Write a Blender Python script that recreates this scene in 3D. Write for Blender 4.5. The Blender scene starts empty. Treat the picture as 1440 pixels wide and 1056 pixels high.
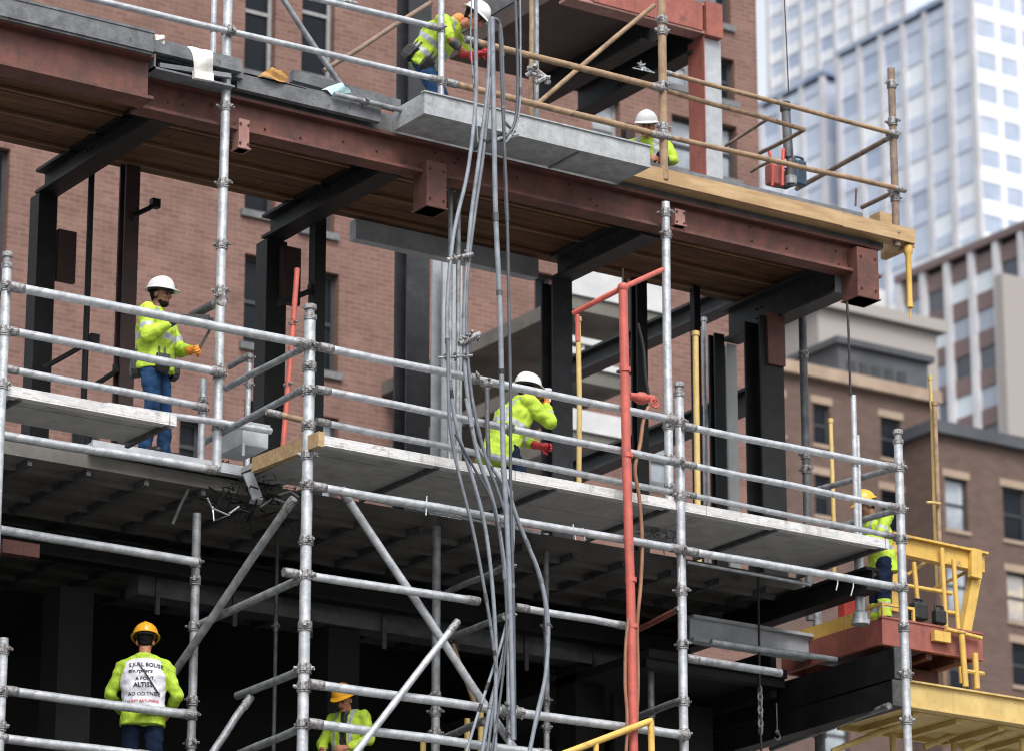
import bpy, bmesh, math, random
import numpy as np
from mathutils import Vector, Matrix, noise
from mathutils.bvhtree import BVHTree
R_ = math.radians
random.seed(7)
SC = bpy.context.scene
COL = SC.collection

# ------------------------------------------------------------------ camera
F, CX, CY = 5358.0, 720.0, 528.0            # focal length and centre in photo pixels (1440 x 1056)
PIT, AZ = R_(17.57), R_(56.47)
_h = np.array([math.cos(AZ), math.sin(AZ), 0.0])
_r = np.array([math.sin(AZ), -math.cos(AZ), 0.0])
_f = _h * math.cos(PIT) + np.array([0, 0, math.sin(PIT)])
_u = -_h * math.sin(PIT) + np.array([0, 0, math.cos(PIT)])
CAM = np.array([0.0, 0.0, 1.65])
cd = bpy.data.cameras.new("camera")
cam = bpy.data.objects.new("camera", cd)
COL.objects.link(cam)
cam.matrix_world = Matrix(((_r[0], _u[0], -_f[0], CAM[0]), (_r[1], _u[1], -_f[1], CAM[1]),
                           (_r[2], _u[2], -_f[2], CAM[2]), (0, 0, 0, 1)))
cd.sensor_width = 36.0
cd.lens = F * 36.0 / 1440.0
cd.clip_start, cd.clip_end = 0.5, 4000.0
cd.dof.use_dof = True
cd.dof.focus_distance = 38.6
cd.dof.aperture_fstop = 2.1
SC.camera = cam

# ------------------------------------------------------------------ sky, sun, exposure
SUN_EL, SUN_AZ = R_(52), R_(250)             # azimuth measured from +X towards +Y
W = bpy.data.worlds.new("World")
SC.world = W
W.use_nodes = True
nt = W.node_tree
bg = nt.nodes["Background"]
sky = nt.nodes.new("ShaderNodeTexSky")
sky.sky_type = 'NISHITA'
sky.sun_disc = False
sky.sun_elevation = SUN_EL
sky.sun_rotation = R_(90) - SUN_AZ
sky.air_density, sky.dust_density, sky.ozone_density = 1.6, 4.0, 1.0
hs = nt.nodes.new("ShaderNodeHueSaturation")
hs.inputs["Saturation"].default_value = 0.3   # thin overcast
nt.links.new(sky.outputs[0], hs.inputs["Color"])
nt.links.new(hs.outputs[0], bg.inputs["Color"])
bg.inputs["Strength"].default_value = 0.14
sd = bpy.data.lights.new("sun", 'SUN')
sd.energy, sd.angle, sd.color = 1.25, R_(28), (1.0, 0.965, 0.92)
sun = bpy.data.objects.new("sun", sd)
COL.objects.link(sun)
_sd = Vector((math.cos(SUN_AZ) * math.cos(SUN_EL), math.sin(SUN_AZ) * math.cos(SUN_EL), math.sin(SUN_EL)))
sun.rotation_euler = _sd.to_track_quat('Z', 'Y').to_euler()
sun.location = (0, -20, 60)
SC.view_settings.view_transform = 'Standard'
SC.view_settings.look = 'None'
SC.view_settings.gamma = 1.0
SC.view_settings.exposure = 0.85
SC.render.engine = 'CYCLES'
SC.cycles.max_bounces = 6
SC.cycles.filter_width = 1.05

# ------------------------------------------------------------------ pixel -> place on a real plane
def ray(x, y): return _f + _r * (x - CX) / F - _u * (y - CY) / F
def PY(x, y, Y):
    d = ray(x, y); return Vector(CAM + d * ((Y - CAM[1]) / d[1]))
def PX(x, y, X):
    d = ray(x, y); return Vector(CAM + d * ((X - CAM[0]) / d[0]))
def PZ(x, y, Z):
    d = ray(x, y); return Vector(CAM + d * ((Z - CAM[2]) / d[2]))
def PD(x, y, dist): return Vector(CAM + ray(x, y) * dist)

YF, YI, YB, YC = 31.53, 32.98, 33.10, 35.75      # front standards, inner standards, fascia beam, column line
ZM, ZU, ZL = 12.55, 16.95, 8.88                  # decks: middle, upper, lower

# ------------------------------------------------------------------ materials
MATS = {}
def mat(name, c1, c2=None, rough=0.6, metal=0.0, scale=6.0, detail=6.0, lo=0.4, hi=0.65, bump=0.15, bscale=None,
        c3=None, s3=2.0, lo3=0.6, hi3=0.72, stretch=(1, 1, 1), spec=0.5, streak=None, ss=(7, 7, 0.5), slo=0.55, shi=0.75):
    m = bpy.data.materials.new(name); m.use_nodes = True
    n, l = m.node_tree.nodes, m.node_tree.links
    b = n["Principled BSDF"]
    b.inputs["Roughness"].default_value = rough
    b.inputs["Metallic"].default_value = metal
    b.inputs["Specular IOR Level"].default_value = spec
    tc = n.new("ShaderNodeTexCoord"); mp = n.new("ShaderNodeMapping")
    mp.inputs["Scale"].default_value = stretch
    l.new(tc.outputs["Object"], mp.inputs["Vector"])
    c2 = c2 or tuple(v * 0.75 for v in c1)
    nz = n.new("ShaderNodeTexNoise"); nz.inputs["Scale"].default_value = scale; nz.inputs["Detail"].default_value = detail
    nz.inputs["Roughness"].default_value = 0.65
    l.new(mp.outputs[0], nz.inputs["Vector"])
    cr = n.new("ShaderNodeValToRGB")
    cr.color_ramp.elements[0].position, cr.color_ramp.elements[1].position = lo, hi
    cr.color_ramp.elements[0].color = (*c2, 1); cr.color_ramp.elements[1].color = (*c1, 1)
    l.new(nz.outputs["Fac"], cr.inputs[0])
    out = cr.outputs[0]
    if c3:
        n3 = n.new("ShaderNodeTexNoise"); n3.inputs["Scale"].default_value = s3; n3.inputs["Detail"].default_value = 8
        n3.inputs["Roughness"].default_value = 0.7
        l.new(mp.outputs[0], n3.inputs["Vector"])
        r3 = n.new("ShaderNodeValToRGB")
        r3.color_ramp.elements[0].position, r3.color_ramp.elements[1].position = lo3, hi3
        l.new(n3.outputs["Fac"], r3.inputs[0])
        mx = n.new("ShaderNodeMixRGB"); mx.inputs[2].default_value = (*c3, 1)
        l.new(r3.outputs[0], mx.inputs[0]); l.new(out, mx.inputs[1])
        out = mx.outputs[0]
    if streak:                                   # dirt and rust that ran down the face
        m4 = n.new("ShaderNodeMapping"); m4.inputs["Scale"].default_value = ss
        l.new(tc.outputs["Object"], m4.inputs["Vector"])
        n4 = n.new("ShaderNodeTexNoise"); n4.inputs["Scale"].default_value = 1.6; n4.inputs["Detail"].default_value = 7; n4.inputs["Roughness"].default_value = 0.7
        l.new(m4.outputs[0], n4.inputs["Vector"])
        r4 = n.new("ShaderNodeValToRGB"); r4.color_ramp.elements[0].position, r4.color_ramp.elements[1].position = slo, shi
        l.new(n4.outputs["Fac"], r4.inputs[0])
        x4 = n.new("ShaderNodeMixRGB"); x4.inputs[2].default_value = (*streak, 1)
        l.new(r4.outputs[0], x4.inputs[0]); l.new(out, x4.inputs[1]); out = x4.outputs[0]
    l.new(out, b.inputs["Base Color"])
    if bump:
        bn = n.new("ShaderNodeTexNoise"); bn.inputs["Scale"].default_value = bscale or scale * 4; bn.inputs["Detail"].default_value = 5
        l.new(mp.outputs[0], bn.inputs["Vector"])
        bp = n.new("ShaderNodeBump"); bp.inputs["Strength"].default_value = bump; bp.inputs["Distance"].default_value = 0.02
        l.new(bn.outputs["Fac"], bp.inputs["Height"]); l.new(bp.outputs[0], b.inputs["Normal"])
    MATS[name] = m
    return m

def brick_mat(name, ca, cb, mortar, bw=0.30, bh=0.10, stain=(0.1, 0.07, 0.06), amt=0.55):
    m = bpy.data.materials.new(name); m.use_nodes = True
    n, l = m.node_tree.nodes, m.node_tree.links
    b = n["Principled BSDF"]; b.inputs["Roughness"].default_value = 0.9; b.inputs["Specular IOR Level"].default_value = 0.2
    tc = n.new("ShaderNodeTexCoord"); sp = n.new("ShaderNodeSeparateXYZ"); cb_ = n.new("ShaderNodeCombineXYZ")
    ad = n.new("ShaderNodeMath"); ad.operation = 'ADD'
    l.new(tc.outputs["Object"], sp.inputs[0]); l.new(sp.outputs[0], ad.inputs[0]); l.new(sp.outputs[1], ad.inputs[1])
    l.new(ad.outputs[0], cb_.inputs[0]); l.new(sp.outputs[2], cb_.inputs[1])
    br = n.new("ShaderNodeTexBrick")
    br.inputs["Scale"].default_value = 1.0
    br.inputs["Brick Width"].default_value = bw; br.inputs["Row Height"].default_value = bh
    br.inputs["Mortar Size"].default_value = 0.012; br.inputs["Bias"].default_value = 0.0
    br.inputs["Color1"].default_value = (*ca, 1); br.inputs["Color2"].default_value = (*cb, 1); br.inputs["Mortar"].default_value = (*mortar, 1)
    l.new(cb_.outputs[0], br.inputs["Vector"])
    nz = n.new("ShaderNodeTexNoise"); nz.inputs["Scale"].default_value = 1.3; nz.inputs["Detail"].default_value = 9; nz.inputs["Roughness"].default_value = 0.7
    l.new(tc.outputs["Object"], nz.inputs["Vector"])
    cr = n.new("ShaderNodeValToRGB"); cr.color_ramp.elements[0].position, cr.color_ramp.elements[1].position = 0.42, 0.75
    cr.color_ramp.elements[1].color = (amt, amt, amt, 1)
    l.new(nz.outputs["Fac"], cr.inputs[0])
    mx = n.new("ShaderNodeMixRGB"); mx.inputs[2].default_value = (*stain, 1)
    l.new(cr.outputs[0], mx.inputs[0]); l.new(br.outputs["Color"], mx.inputs[1]); l.new(mx.outputs[0], b.inputs["Base Color"])
    bp = n.new("ShaderNodeBump"); bp.inputs["Strength"].default_value = 0.5; bp.inputs["Distance"].default_value = 0.02
    l.new(br.outputs["Fac"], bp.inputs["Height"]); bp.invert = True
    l.new(bp.outputs[0], b.inputs["Normal"])
    MATS[name] = m
    return m

def glass_mat(name, cols, cw, ch, rough=0.15, spec=0.6):
    """window glass whose tone changes from pane to pane (blinds, rooms), cell size cw x ch metres"""
    m = bpy.data.materials.new(name); m.use_nodes = True
    n, l = m.node_tree.nodes, m.node_tree.links
    b = n["Principled BSDF"]; b.inputs["Roughness"].default_value = rough; b.inputs["Specular IOR Level"].default_value = spec
    tc = n.new("ShaderNodeTexCoord"); sp = n.new("ShaderNodeSeparateXYZ"); cb_ = n.new("ShaderNodeCombineXYZ")
    ad = n.new("ShaderNodeMath"); ad.operation = 'ADD'
    l.new(tc.outputs["Object"], sp.inputs[0]); l.new(sp.outputs[0], ad.inputs[0]); l.new(sp.outputs[1], ad.inputs[1])
    for k, (src, size) in enumerate(((ad.outputs[0], cw), (sp.outputs[2], ch))):
        dv = n.new("ShaderNodeMath"); dv.operation = 'DIVIDE'; dv.inputs[1].default_value = size
        fl = n.new("ShaderNodeMath"); fl.operation = 'FLOOR'
        l.new(src, dv.inputs[0]); l.new(dv.outputs[0], fl.inputs[0]); l.new(fl.outputs[0], cb_.inputs[k])
    wn = n.new("ShaderNodeTexWhiteNoise"); wn.noise_dimensions = '2D'
    l.new(cb_.outputs[0], wn.inputs["Vector"])
    cr = n.new("ShaderNodeValToRGB"); cr.color_ramp.interpolation = 'CONSTANT'
    el = cr.color_ramp.elements
    while len(el) < len(cols): el.new(0.5)
    for i, c in enumerate(cols):
        el[i].position = i / len(cols); el[i].color = (*c, 1)
    l.new(wn.outputs["Value"], cr.inputs[0]); l.new(cr.outputs[0], b.inputs["Base Color"])
    MATS[name] = m
    return m

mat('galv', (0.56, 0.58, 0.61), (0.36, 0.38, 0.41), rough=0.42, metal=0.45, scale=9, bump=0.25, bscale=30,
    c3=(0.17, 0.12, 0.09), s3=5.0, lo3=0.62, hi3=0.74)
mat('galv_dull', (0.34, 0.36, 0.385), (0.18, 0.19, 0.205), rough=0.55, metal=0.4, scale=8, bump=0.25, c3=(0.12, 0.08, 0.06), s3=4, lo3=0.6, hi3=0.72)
mat('galv_dark', (0.14, 0.145, 0.155), (0.07, 0.072, 0.08), rough=0.6, metal=0.3, scale=7, bump=0.2)
mat('fitting', (0.42, 0.43, 0.45), (0.16, 0.15, 0.15), rough=0.5, metal=0.6, scale=25, bump=0.5, c3=(0.2, 0.09, 0.05), s3=18, lo3=0.58, hi3=0.68)
mat('tan_pole', (0.36, 0.245, 0.15), (0.23, 0.15, 0.092), rough=0.75, scale=7, bump=0.3, c3=(0.15, 0.105, 0.08), s3=6, lo3=0.54, hi3=0.68)
mat('brown_pole', (0.26, 0.185, 0.14), (0.14, 0.10, 0.08), rough=0.75, scale=7, bump=0.3)
mat('red_paint', (0.52, 0.105, 0.08), (0.38, 0.08, 0.062), rough=0.55, scale=6, bump=0.2, c3=(0.20, 0.065, 0.05), s3=7, lo3=0.58, hi3=0.70, streak=(0.34, 0.10, 0.08), ss=(9, 9, .8))
mat('primer', (0.155, 0.055, 0.043), (0.085, 0.034, 0.028), rough=0.7, scale=3.5, bump=0.25, bscale=25, c3=(0.055, 0.028, 0.024), s3=3.0, lo3=0.54, hi3=0.74, streak=(0.075, 0.035, 0.028), slo=0.52, shi=0.72)
mat('primer_bright', (0.33, 0.10, 0.075), (0.235, 0.07, 0.054), rough=0.68, scale=3.5, bump=0.2, c3=(0.11, 0.045, 0.037), s3=3, lo3=0.55, hi3=0.75, streak=(0.14, 0.053, 0.042), slo=0.52, shi=0.73)
mat('primer_pink', (0.36, 0.20, 0.18), (0.25, 0.125, 0.11), rough=0.7, scale=3, bump=0.15, c3=(0.16, 0.07, 0.06), s3=2.5, lo3=0.56, hi3=0.7, streak=(0.16, 0.08, 0.07))
mat('black_steel', (0.012, 0.013, 0.015), (0.006, 0.0065, 0.0075), rough=0.6, scale=4, bump=0.15, c3=(0.026, 0.025, 0.025), s3=3, lo3=0.6, hi3=0.8, spec=0.3)
mat('dark_steel', (0.036, 0.038, 0.044), (0.021, 0.022, 0.026), rough=0.6, scale=4, bump=0.15, c3=(0.06, 0.06, 0.06), s3=4, lo3=0.6, hi3=0.75, spec=0.35)
mat('grey_steel', (0.20, 0.215, 0.24), (0.13, 0.14, 0.16), rough=0.6, scale=4, bump=0.15, c3=(0.09, 0.08, 0.08), s3=4, lo3=0.6, hi3=0.72)
mat('pale_steel', (0.42, 0.44, 0.47), (0.31, 0.33, 0.36), rough=0.6, scale=4, bump=0.15, c3=(0.15, 0.10, 0.08), s3=9, lo3=0.66, hi3=0.72)
mat('tray_steel', (0.40, 0.42, 0.44), (0.27, 0.285, 0.305), rough=0.65, scale=5, bump=0.25, c3=(0.15, 0.155, 0.16), s3=6, lo3=0.57, hi3=0.74, streak=(0.20, 0.19, 0.18))
mat('edge_form', (0.155, 0.165, 0.18), (0.085, 0.09, 0.10), rough=0.7, scale=5, bump=0.4, c3=(0.035, 0.035, 0.035), s3=6, lo3=0.6, hi3=0.68)
mat('soffit_wood', (0.165, 0.068, 0.022), (0.07, 0.030, 0.011), rough=0.85, scale=2.5, bump=0.2, stretch=(0.35, 3, 3), c3=(0.025, 0.013, 0.008), s3=1.3, lo3=0.46, hi3=0.72)
mat('plywood', (0.47, 0.325, 0.18), (0.33, 0.215, 0.11), rough=0.8, scale=3, bump=0.15, stretch=(0.6, 5, 5), c3=(0.2, 0.12, 0.06), s3=3, lo3=0.64, hi3=0.74)
mat('osb', (0.50, 0.27, 0.09), (0.35, 0.18, 0.06), rough=0.8, scale=14, bump=0.2)
mat('deck_edge', (0.66, 0.66, 0.665), (0.46, 0.46, 0.465), rough=0.65, scale=5, bump=0.3, stretch=(0.7, 2, 2), c3=(0.22, 0.205, 0.19), s3=5, lo3=0.56, hi3=0.68, streak=(0.26, 0.245, 0.23), ss=(5, 5, 1.5), slo=0.55, shi=0.7)
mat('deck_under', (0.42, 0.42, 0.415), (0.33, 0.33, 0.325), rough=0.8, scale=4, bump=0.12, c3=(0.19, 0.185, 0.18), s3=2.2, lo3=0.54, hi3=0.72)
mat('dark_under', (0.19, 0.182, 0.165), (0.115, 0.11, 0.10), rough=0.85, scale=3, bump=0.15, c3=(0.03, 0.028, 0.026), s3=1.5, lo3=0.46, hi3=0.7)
mat('interior', (0.013, 0.013, 0.014), (0.006, 0.006, 0.0065), rough=0.9, scale=1.2, bump=0.1)  # near-black albedo paints in the darkness of the unlit storeys
mat('concrete_dark', (0.17, 0.175, 0.185), (0.10, 0.105, 0.11), rough=0.85, scale=2.5, bump=0.2, c3=(0.05, 0.05, 0.05), s3=2, lo3=0.56, hi3=0.72)
mat('concrete_pale', (0.55, 0.56, 0.57), (0.43, 0.44, 0.45), rough=0.85, scale=1.5, bump=0.1)
mat('beige_wall', (0.31, 0.288, 0.275), (0.31, 0.285, 0.275), rough=0.9, scale=0.4, bump=0.0)
mat('stone_trim', (0.36, 0.28, 0.21), (0.28, 0.21, 0.16), rough=0.9, scale=1.0, bump=0.0)
mat('roof_grey', (0.085, 0.09, 0.105), (0.055, 0.06, 0.07), rough=0.85, scale=0.4, bump=0.0)
mat('fin_white', (0.62, 0.62, 0.65), (0.5, 0.5, 0.54), rough=0.5, scale=0.3, bump=0.0)
mat('spandrel_white', (0.86, 0.87, 0.90), (0.74, 0.77, 0.83), rough=0.3, scale=0.12, bump=0.0)
mat('spandrel_blue', (0.62, 0.68, 0.80), (0.46, 0.53, 0.68), rough=0.25, scale=0.06, bump=0.0)
mat('spandrel_brown', (0.20, 0.13, 0.125), (0.14, 0.095, 0.095), rough=0.5, scale=0.1, bump=0.0)
mat('cable_grey', (0.235, 0.262, 0.305), (0.15, 0.168, 0.198), rough=0.5, scale=5, bump=0.1, c3=(0.12, 0.12, 0.125), s3=6, lo3=0.58, hi3=0.7)
mat('cable_mid', (0.15, 0.165, 0.19), (0.10, 0.11, 0.13), rough=0.5, scale=5, bump=0.1, c3=(0.26, 0.25, 0.23), s3=9, lo3=0.62, hi3=0.7)
mat('cable_dark', (0.075, 0.082, 0.10), (0.05, 0.055, 0.065), rough=0.45, scale=4, bump=0.05)
mat('hose_tan', (0.30, 0.14, 0.08), (0.2, 0.09, 0.05), rough=0.5, scale=5, bump=0.05)
mat('yellow_paint', (0.66, 0.43, 0.10), (0.53, 0.335, 0.075), rough=0.55, scale=3, bump=0.15, c3=(0.24, 0.14, 0.06), s3=5, lo3=0.57, hi3=0.72, streak=(0.36, 0.22, 0.08))
mat('yellow_pale', (0.60, 0.44, 0.17), (0.47, 0.335, 0.12), rough=0.6, scale=3, bump=0.15, c3=(0.25, 0.17, 0.08), s3=4, lo3=0.57, hi3=0.74, streak=(0.34, 0.24, 0.11))
mat('helmet_white', (0.68, 0.68, 0.69), (0.58, 0.58, 0.59), rough=0.35, scale=6, bump=0.0, c3=(0.42, 0.41, 0.40), s3=9, lo3=0.66, hi3=0.74)
mat('helmet_yellow', (0.80, 0.40, 0.02), (0.70, 0.33, 0.02), rough=0.32, scale=6, bump=0.0)
mat('hivis', (0.47, 0.64, 0.05), (0.30, 0.44, 0.03), rough=0.8, scale=6, bump=0.8, bscale=11, c3=(0.24, 0.33, 0.05), s3=5, lo3=0.6, hi3=0.8)
mat('tape', (0.40, 0.42, 0.45), (0.28, 0.295, 0.32), rough=0.35, scale=20, bump=0.2)
mat('denim', (0.028, 0.078, 0.178), (0.014, 0.04, 0.10), rough=0.9, scale=7, bump=0.8, bscale=12, spec=0.15)
mat('navy', (0.009, 0.018, 0.042), (0.006, 0.010, 0.024), rough=0.9, scale=9, bump=0.6, bscale=14, spec=0.12)
mat('skin_brown', (0.20, 0.092, 0.052), (0.15, 0.065, 0.036), rough=0.5, scale=18, bump=0.1)
mat('skin_tan', (0.46, 0.20, 0.115), (0.38, 0.15, 0.085), rough=0.5, scale=18, bump=0.1)
mat('feature_dark', (0.02, 0.012, 0.010), rough=0.5, scale=20, bump=0)
mat('lip', (0.16, 0.055, 0.045), rough=0.5, scale=20, bump=0)
mat('hair_black', (0.010, 0.008, 0.007), (0.005, 0.004, 0.004), rough=0.8, scale=60, bump=0.3, bscale=120, spec=0.15)
mat('leather_black', (0.018, 0.018, 0.02), (0.009, 0.009, 0.01), rough=0.5, scale=12, bump=0.4)
mat('pouch_grey', (0.10, 0.098, 0.095), (0.05, 0.05, 0.05), rough=0.6, scale=12, bump=0.4)
mat('glove_navy', (0.02, 0.027, 0.06), (0.012, 0.016, 0.035), rough=0.7, scale=14, bump=0.4)
mat('glove_orange', (0.75, 0.26, 0.02), (0.5, 0.16, 0.02), rough=0.6, scale=14, bump=0.4)
mat('glove_red', (0.50, 0.025, 0.035), (0.32, 0.015, 0.022), rough=0.6, scale=14, bump=0.4)
mat('orange_cloth', (0.80, 0.30, 0.10), (0.66, 0.22, 0.07), rough=0.75, scale=9, bump=0.3)
mat('white_cloth', (0.66, 0.66, 0.72), (0.54, 0.54, 0.62), rough=0.8, scale=6, bump=0.4, bscale=14)
mat('ink', (0.02, 0.022, 0.04), rough=0.7, scale=30, bump=0)
mat('red_ink', (0.50, 0.10, 0.09), rough=0.7, scale=30, bump=0)
mat('paper_white', (0.76, 0.74, 0.71), (0.62, 0.60, 0.58), rough=0.8, scale=5, bump=0.3, c3=(0.4, 0.37, 0.33), s3=5, lo3=0.6, hi3=0.75)
mat('paper_blue', (0.30, 0.62, 0.72), (0.5, 0.66, 0.70), rough=0.7, scale=10, bump=0.2)
mat('box_grey', (0.40, 0.42, 0.44), (0.30, 0.315, 0.33), rough=0.6, scale=5, bump=0.1)
mat('tool_red', (0.55, 0.05, 0.03), (0.36, 0.035, 0.025), rough=0.45, scale=8, bump=0.1)
mat('tool_blue', (0.02, 0.06, 0.10), (0.012, 0.03, 0.06), rough=0.45, scale=8, bump=0.1)
mat('rubber', (0.014, 0.014, 0.015), rough=0.6, scale=10, bump=0.2)
mat('asphalt', (0.055, 0.055, 0.057), (0.04, 0.04, 0.042), rough=0.9, scale=3, bump=0.3)
mat('pavement', (0.27, 0.265, 0.255), (0.2, 0.2, 0.19), rough=0.9, scale=2, bump=0.2)
mat('road_paint', (0.75, 0.75, 0.72), (0.6, 0.6, 0.58), rough=0.8, scale=3, bump=0.1)
mat('pane_dark', (0.016, 0.019, 0.026), (0.008, 0.010, 0.014), rough=0.25, scale=0.8, bump=0.0, spec=0.12)
mat('glass_front', (0.50, 0.56, 0.68), (0.32, 0.38, 0.50), rough=0.2, scale=0.09, bump=0.0)
mat('batten', (0.23, 0.13, 0.07), (0.13, 0.07, 0.035), rough=0.8, scale=3, bump=0.2, stretch=(.4, 3, 3))
mat('pane_blind', (0.42, 0.46, 0.50), (0.22, 0.25, 0.29), rough=0.2, scale=0.9, bump=0.0)
mat('pane_warm', (0.62, 0.50, 0.34), (0.3, 0.3, 0.31), rough=0.2, scale=1.1, bump=0.0)
mat('frame_dark', (0.035, 0.038, 0.045), rough=0.6, scale=4, bump=0.0)
mat('frame_pale', (0.30, 0.30, 0.31), rough=0.6, scale=4, bump=0.0)
brick_mat('brick_pink', (0.215, 0.124, 0.104), (0.16, 0.089, 0.076), (0.23, 0.15, 0.128), 0.26, 0.092, stain=(0.105, 0.066, 0.058), amt=0.8)
brick_mat('brick_brown', (0.138, 0.094, 0.08), (0.11, 0.074, 0.064), (0.135, 0.10, 0.085), 0.45, 0.15, stain=(0.07, 0.052, 0.048), amt=0.6)
glass_mat('glass_blue', [(0.46, 0.53, 0.66), (0.56, 0.62, 0.74), (0.36, 0.43, 0.57), (0.78, 0.82, 0.88), (0.48, 0.55, 0.67), (0.66, 0.71, 0.80)], 4.0, 3.9)  # bright pane colours stand in for haze and sky glare
glass_mat('glass_dim', [(0.24, 0.30, 0.42), (0.30, 0.36, 0.48), (0.20, 0.26, 0.38), (0.36, 0.42, 0.54)], 4.0, 3.9)
glass_mat('glass_brown', [(0.05, 0.055, 0.08), (0.10, 0.11, 0.15), (0.60, 0.66, 0.72), (0.045, 0.05, 0.07), (0.30, 0.34, 0.42), (0.07, 0.08, 0.10)], 3.0, 3.06)

# ------------------------------------------------------------------ mesh builder
class MB:
    def __init__(s): s.v, s.f, s.m = [], [], []
    def add(s, vs, fs, mi=0):
        o = len(s.v); s.v += [tuple(v) for v in vs]; s.f += [tuple(i + o for i in f) for f in fs]; s.m += [mi] * len(fs)
        return s
    def box(s, a, b, mi=0):
        x0, y0, z0 = a; x1, y1, z1 = b
        vs = [(x0, y0, z0), (x1, y0, z0), (x1, y1, z0), (x0, y1, z0), (x0, y0, z1), (x1, y0, z1), (x1, y1, z1), (x0, y1, z1)]
        return s.add(vs, [(0, 3, 2, 1), (4, 5, 6, 7), (0, 1, 5, 4), (1, 2, 6, 5), (2, 3, 7, 6), (3, 0, 4, 7)], mi)
    def bar(s, p, q, w, h, up=(0, 0, 1), mi=0):
        """box from p to q, w across, h along 'up'"""
        p, q = Vector(p), Vector(q); d = (q - p).normalized(); u = Vector(up)
        a = d.cross(u).normalized(); u = a.cross(d).normalized()
        vs = []
        for c in (p, q):
            for sx, sy in ((-1, -1), (1, -1), (1, 1), (-1, 1)): vs.append(c + a * sx * w / 2 + u * sy * h / 2)
        return s.add(vs, [(0, 1, 2, 3), (7, 6, 5, 4), (0, 4, 5, 1), (1, 5, 6, 2), (2, 6, 7, 3), (3, 7, 4, 0)], mi)
    def prism(s, prof, p, q, up=(0, 0, 1), mi=0):
        """2-D outline (across, up) swept from p to q"""
        p, q = Vector(p), Vector(q); d = (q - p).normalized(); u = Vector(up)
        a = d.cross(u).normalized(); u = a.cross(d).normalized(); n = len(prof)
        vs = [c + a * x + u * y for c in (p, q) for x, y in prof]
        fs = [(i, (i + 1) % n, n + (i + 1) % n, n + i) for i in range(n)]
        return s.add(vs, fs + [tuple(range(n))[::-1], tuple(range(n, 2 * n))], mi)
    def ibeam(s, p, q, w, h, t=0.03, tw=0.03, up=(0, 0, 1), mi=0):
        a, b, c = w / 2, h / 2, tw / 2
        prof = [(-a, -b), (a, -b), (a, -b + t), (c, -b + t), (c, b - t), (a, b - t), (a, b), (-a, b), (-a, b - t), (-c, b - t), (-c, -b + t), (-a, -b + t)]
        p, q = Vector(p), Vector(q); d = (q - p).normalized(); u = Vector(up)
        ax = d.cross(u).normalized(); u = ax.cross(d).normalized(); n = 12
        vs = [cc + ax * x + u * y for cc in (p, q) for x, y in prof]
        fs = [(i, (i + 1) % n, n + (i + 1) % n, n + i) for i in range(n)]
        for o, fl in ((0, 1), (n, 0)):
            for quad in ((0, 1, 2, 11), (2, 3, 10, 11), (3, 4, 9, 10), (4, 5, 8, 9), (5, 6, 7, 8)):
                t_ = tuple(i + o for i in quad); fs.append(t_[::-1] if fl else t_)
        return s.add(vs, fs, mi)
    def tube(s, pts, r, n=12, cap=True, mi=0):
        pts = [Vector(p) for p in pts]; rs = r if isinstance(r, (list, tuple)) else [r] * len(pts)
        t0 = (pts[1] - pts[0]).normalized(); up = Vector((0, 0, 1)) if abs(t0.z) < 0.9 else Vector((0, 1, 0))
        a = t0.cross(up).normalized(); vs = []
        for i, p in enumerate(pts):
            t = (pts[min(i + 1, len(pts) - 1)] - pts[max(i - 1, 0)]).normalized()
            a = (a - t * a.dot(t)).normalized(); b = t.cross(a)
            for k in range(n):
                g = 2 * math.pi * k / n; vs.append(p + (a * math.cos(g) + b * math.sin(g)) * rs[i])
        fs = [(i * n + k, i * n + (k + 1) % n, (i + 1) * n + (k + 1) % n, (i + 1) * n + k) for i in range(len(pts) - 1) for k in range(n)]
        if cap: fs += [tuple(range(n))[::-1], tuple(range((len(pts) - 1) * n, len(pts) * n))]
        return s.add(vs, fs, mi)
    def ball(s, c, rad, sub=2, rot=None, mi=0):
        bm = bmesh.new(); bmesh.ops.create_icosphere(bm, subdivisions=sub, radius=1.0)
        c = Vector(c); rad = Vector(rad if hasattr(rad, '__len__') else (rad,) * 3)
        vs = []
        for v in bm.verts:
            w = Vector((v.co.x * rad.x, v.co.y * rad.y, v.co.z * rad.z)); vs.append(c + (rot @ w if rot else w))
        bm.verts.index_update(); fs = [tuple(v.index for v in f.verts) for f in bm.faces]; bm.free()
        return s.add(vs, fs, mi)
    def build(s, name, mats, parent=None, smooth=False, loc=None, sharp=40):
        if not isinstance(mats, (list, tuple)): mats = [mats]
        if loc is None:
            arr = np.array(s.v); lo, hi = arr.min(0), arr.max(0)
            loc = Vector(((lo[0] + hi[0]) / 2, (lo[1] + hi[1]) / 2, lo[2]))
        loc = Vector(loc)
        me = bpy.data.meshes.new(name)
        me.from_pydata([Vector(v) - loc for v in s.v], [], s.f)
        for k in mats: me.materials.append(MATS[k] if isinstance(k, str) else k)
        if len(mats) > 1: me.polygons.foreach_set("material_index", s.m)
        if smooth:
            me.polygons.foreach_set("use_smooth", [True] * len(me.polygons))
            me.set_sharp_from_angle(angle=R_(sharp))
        me.update()
        return link(name, me, parent, loc)

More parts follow.
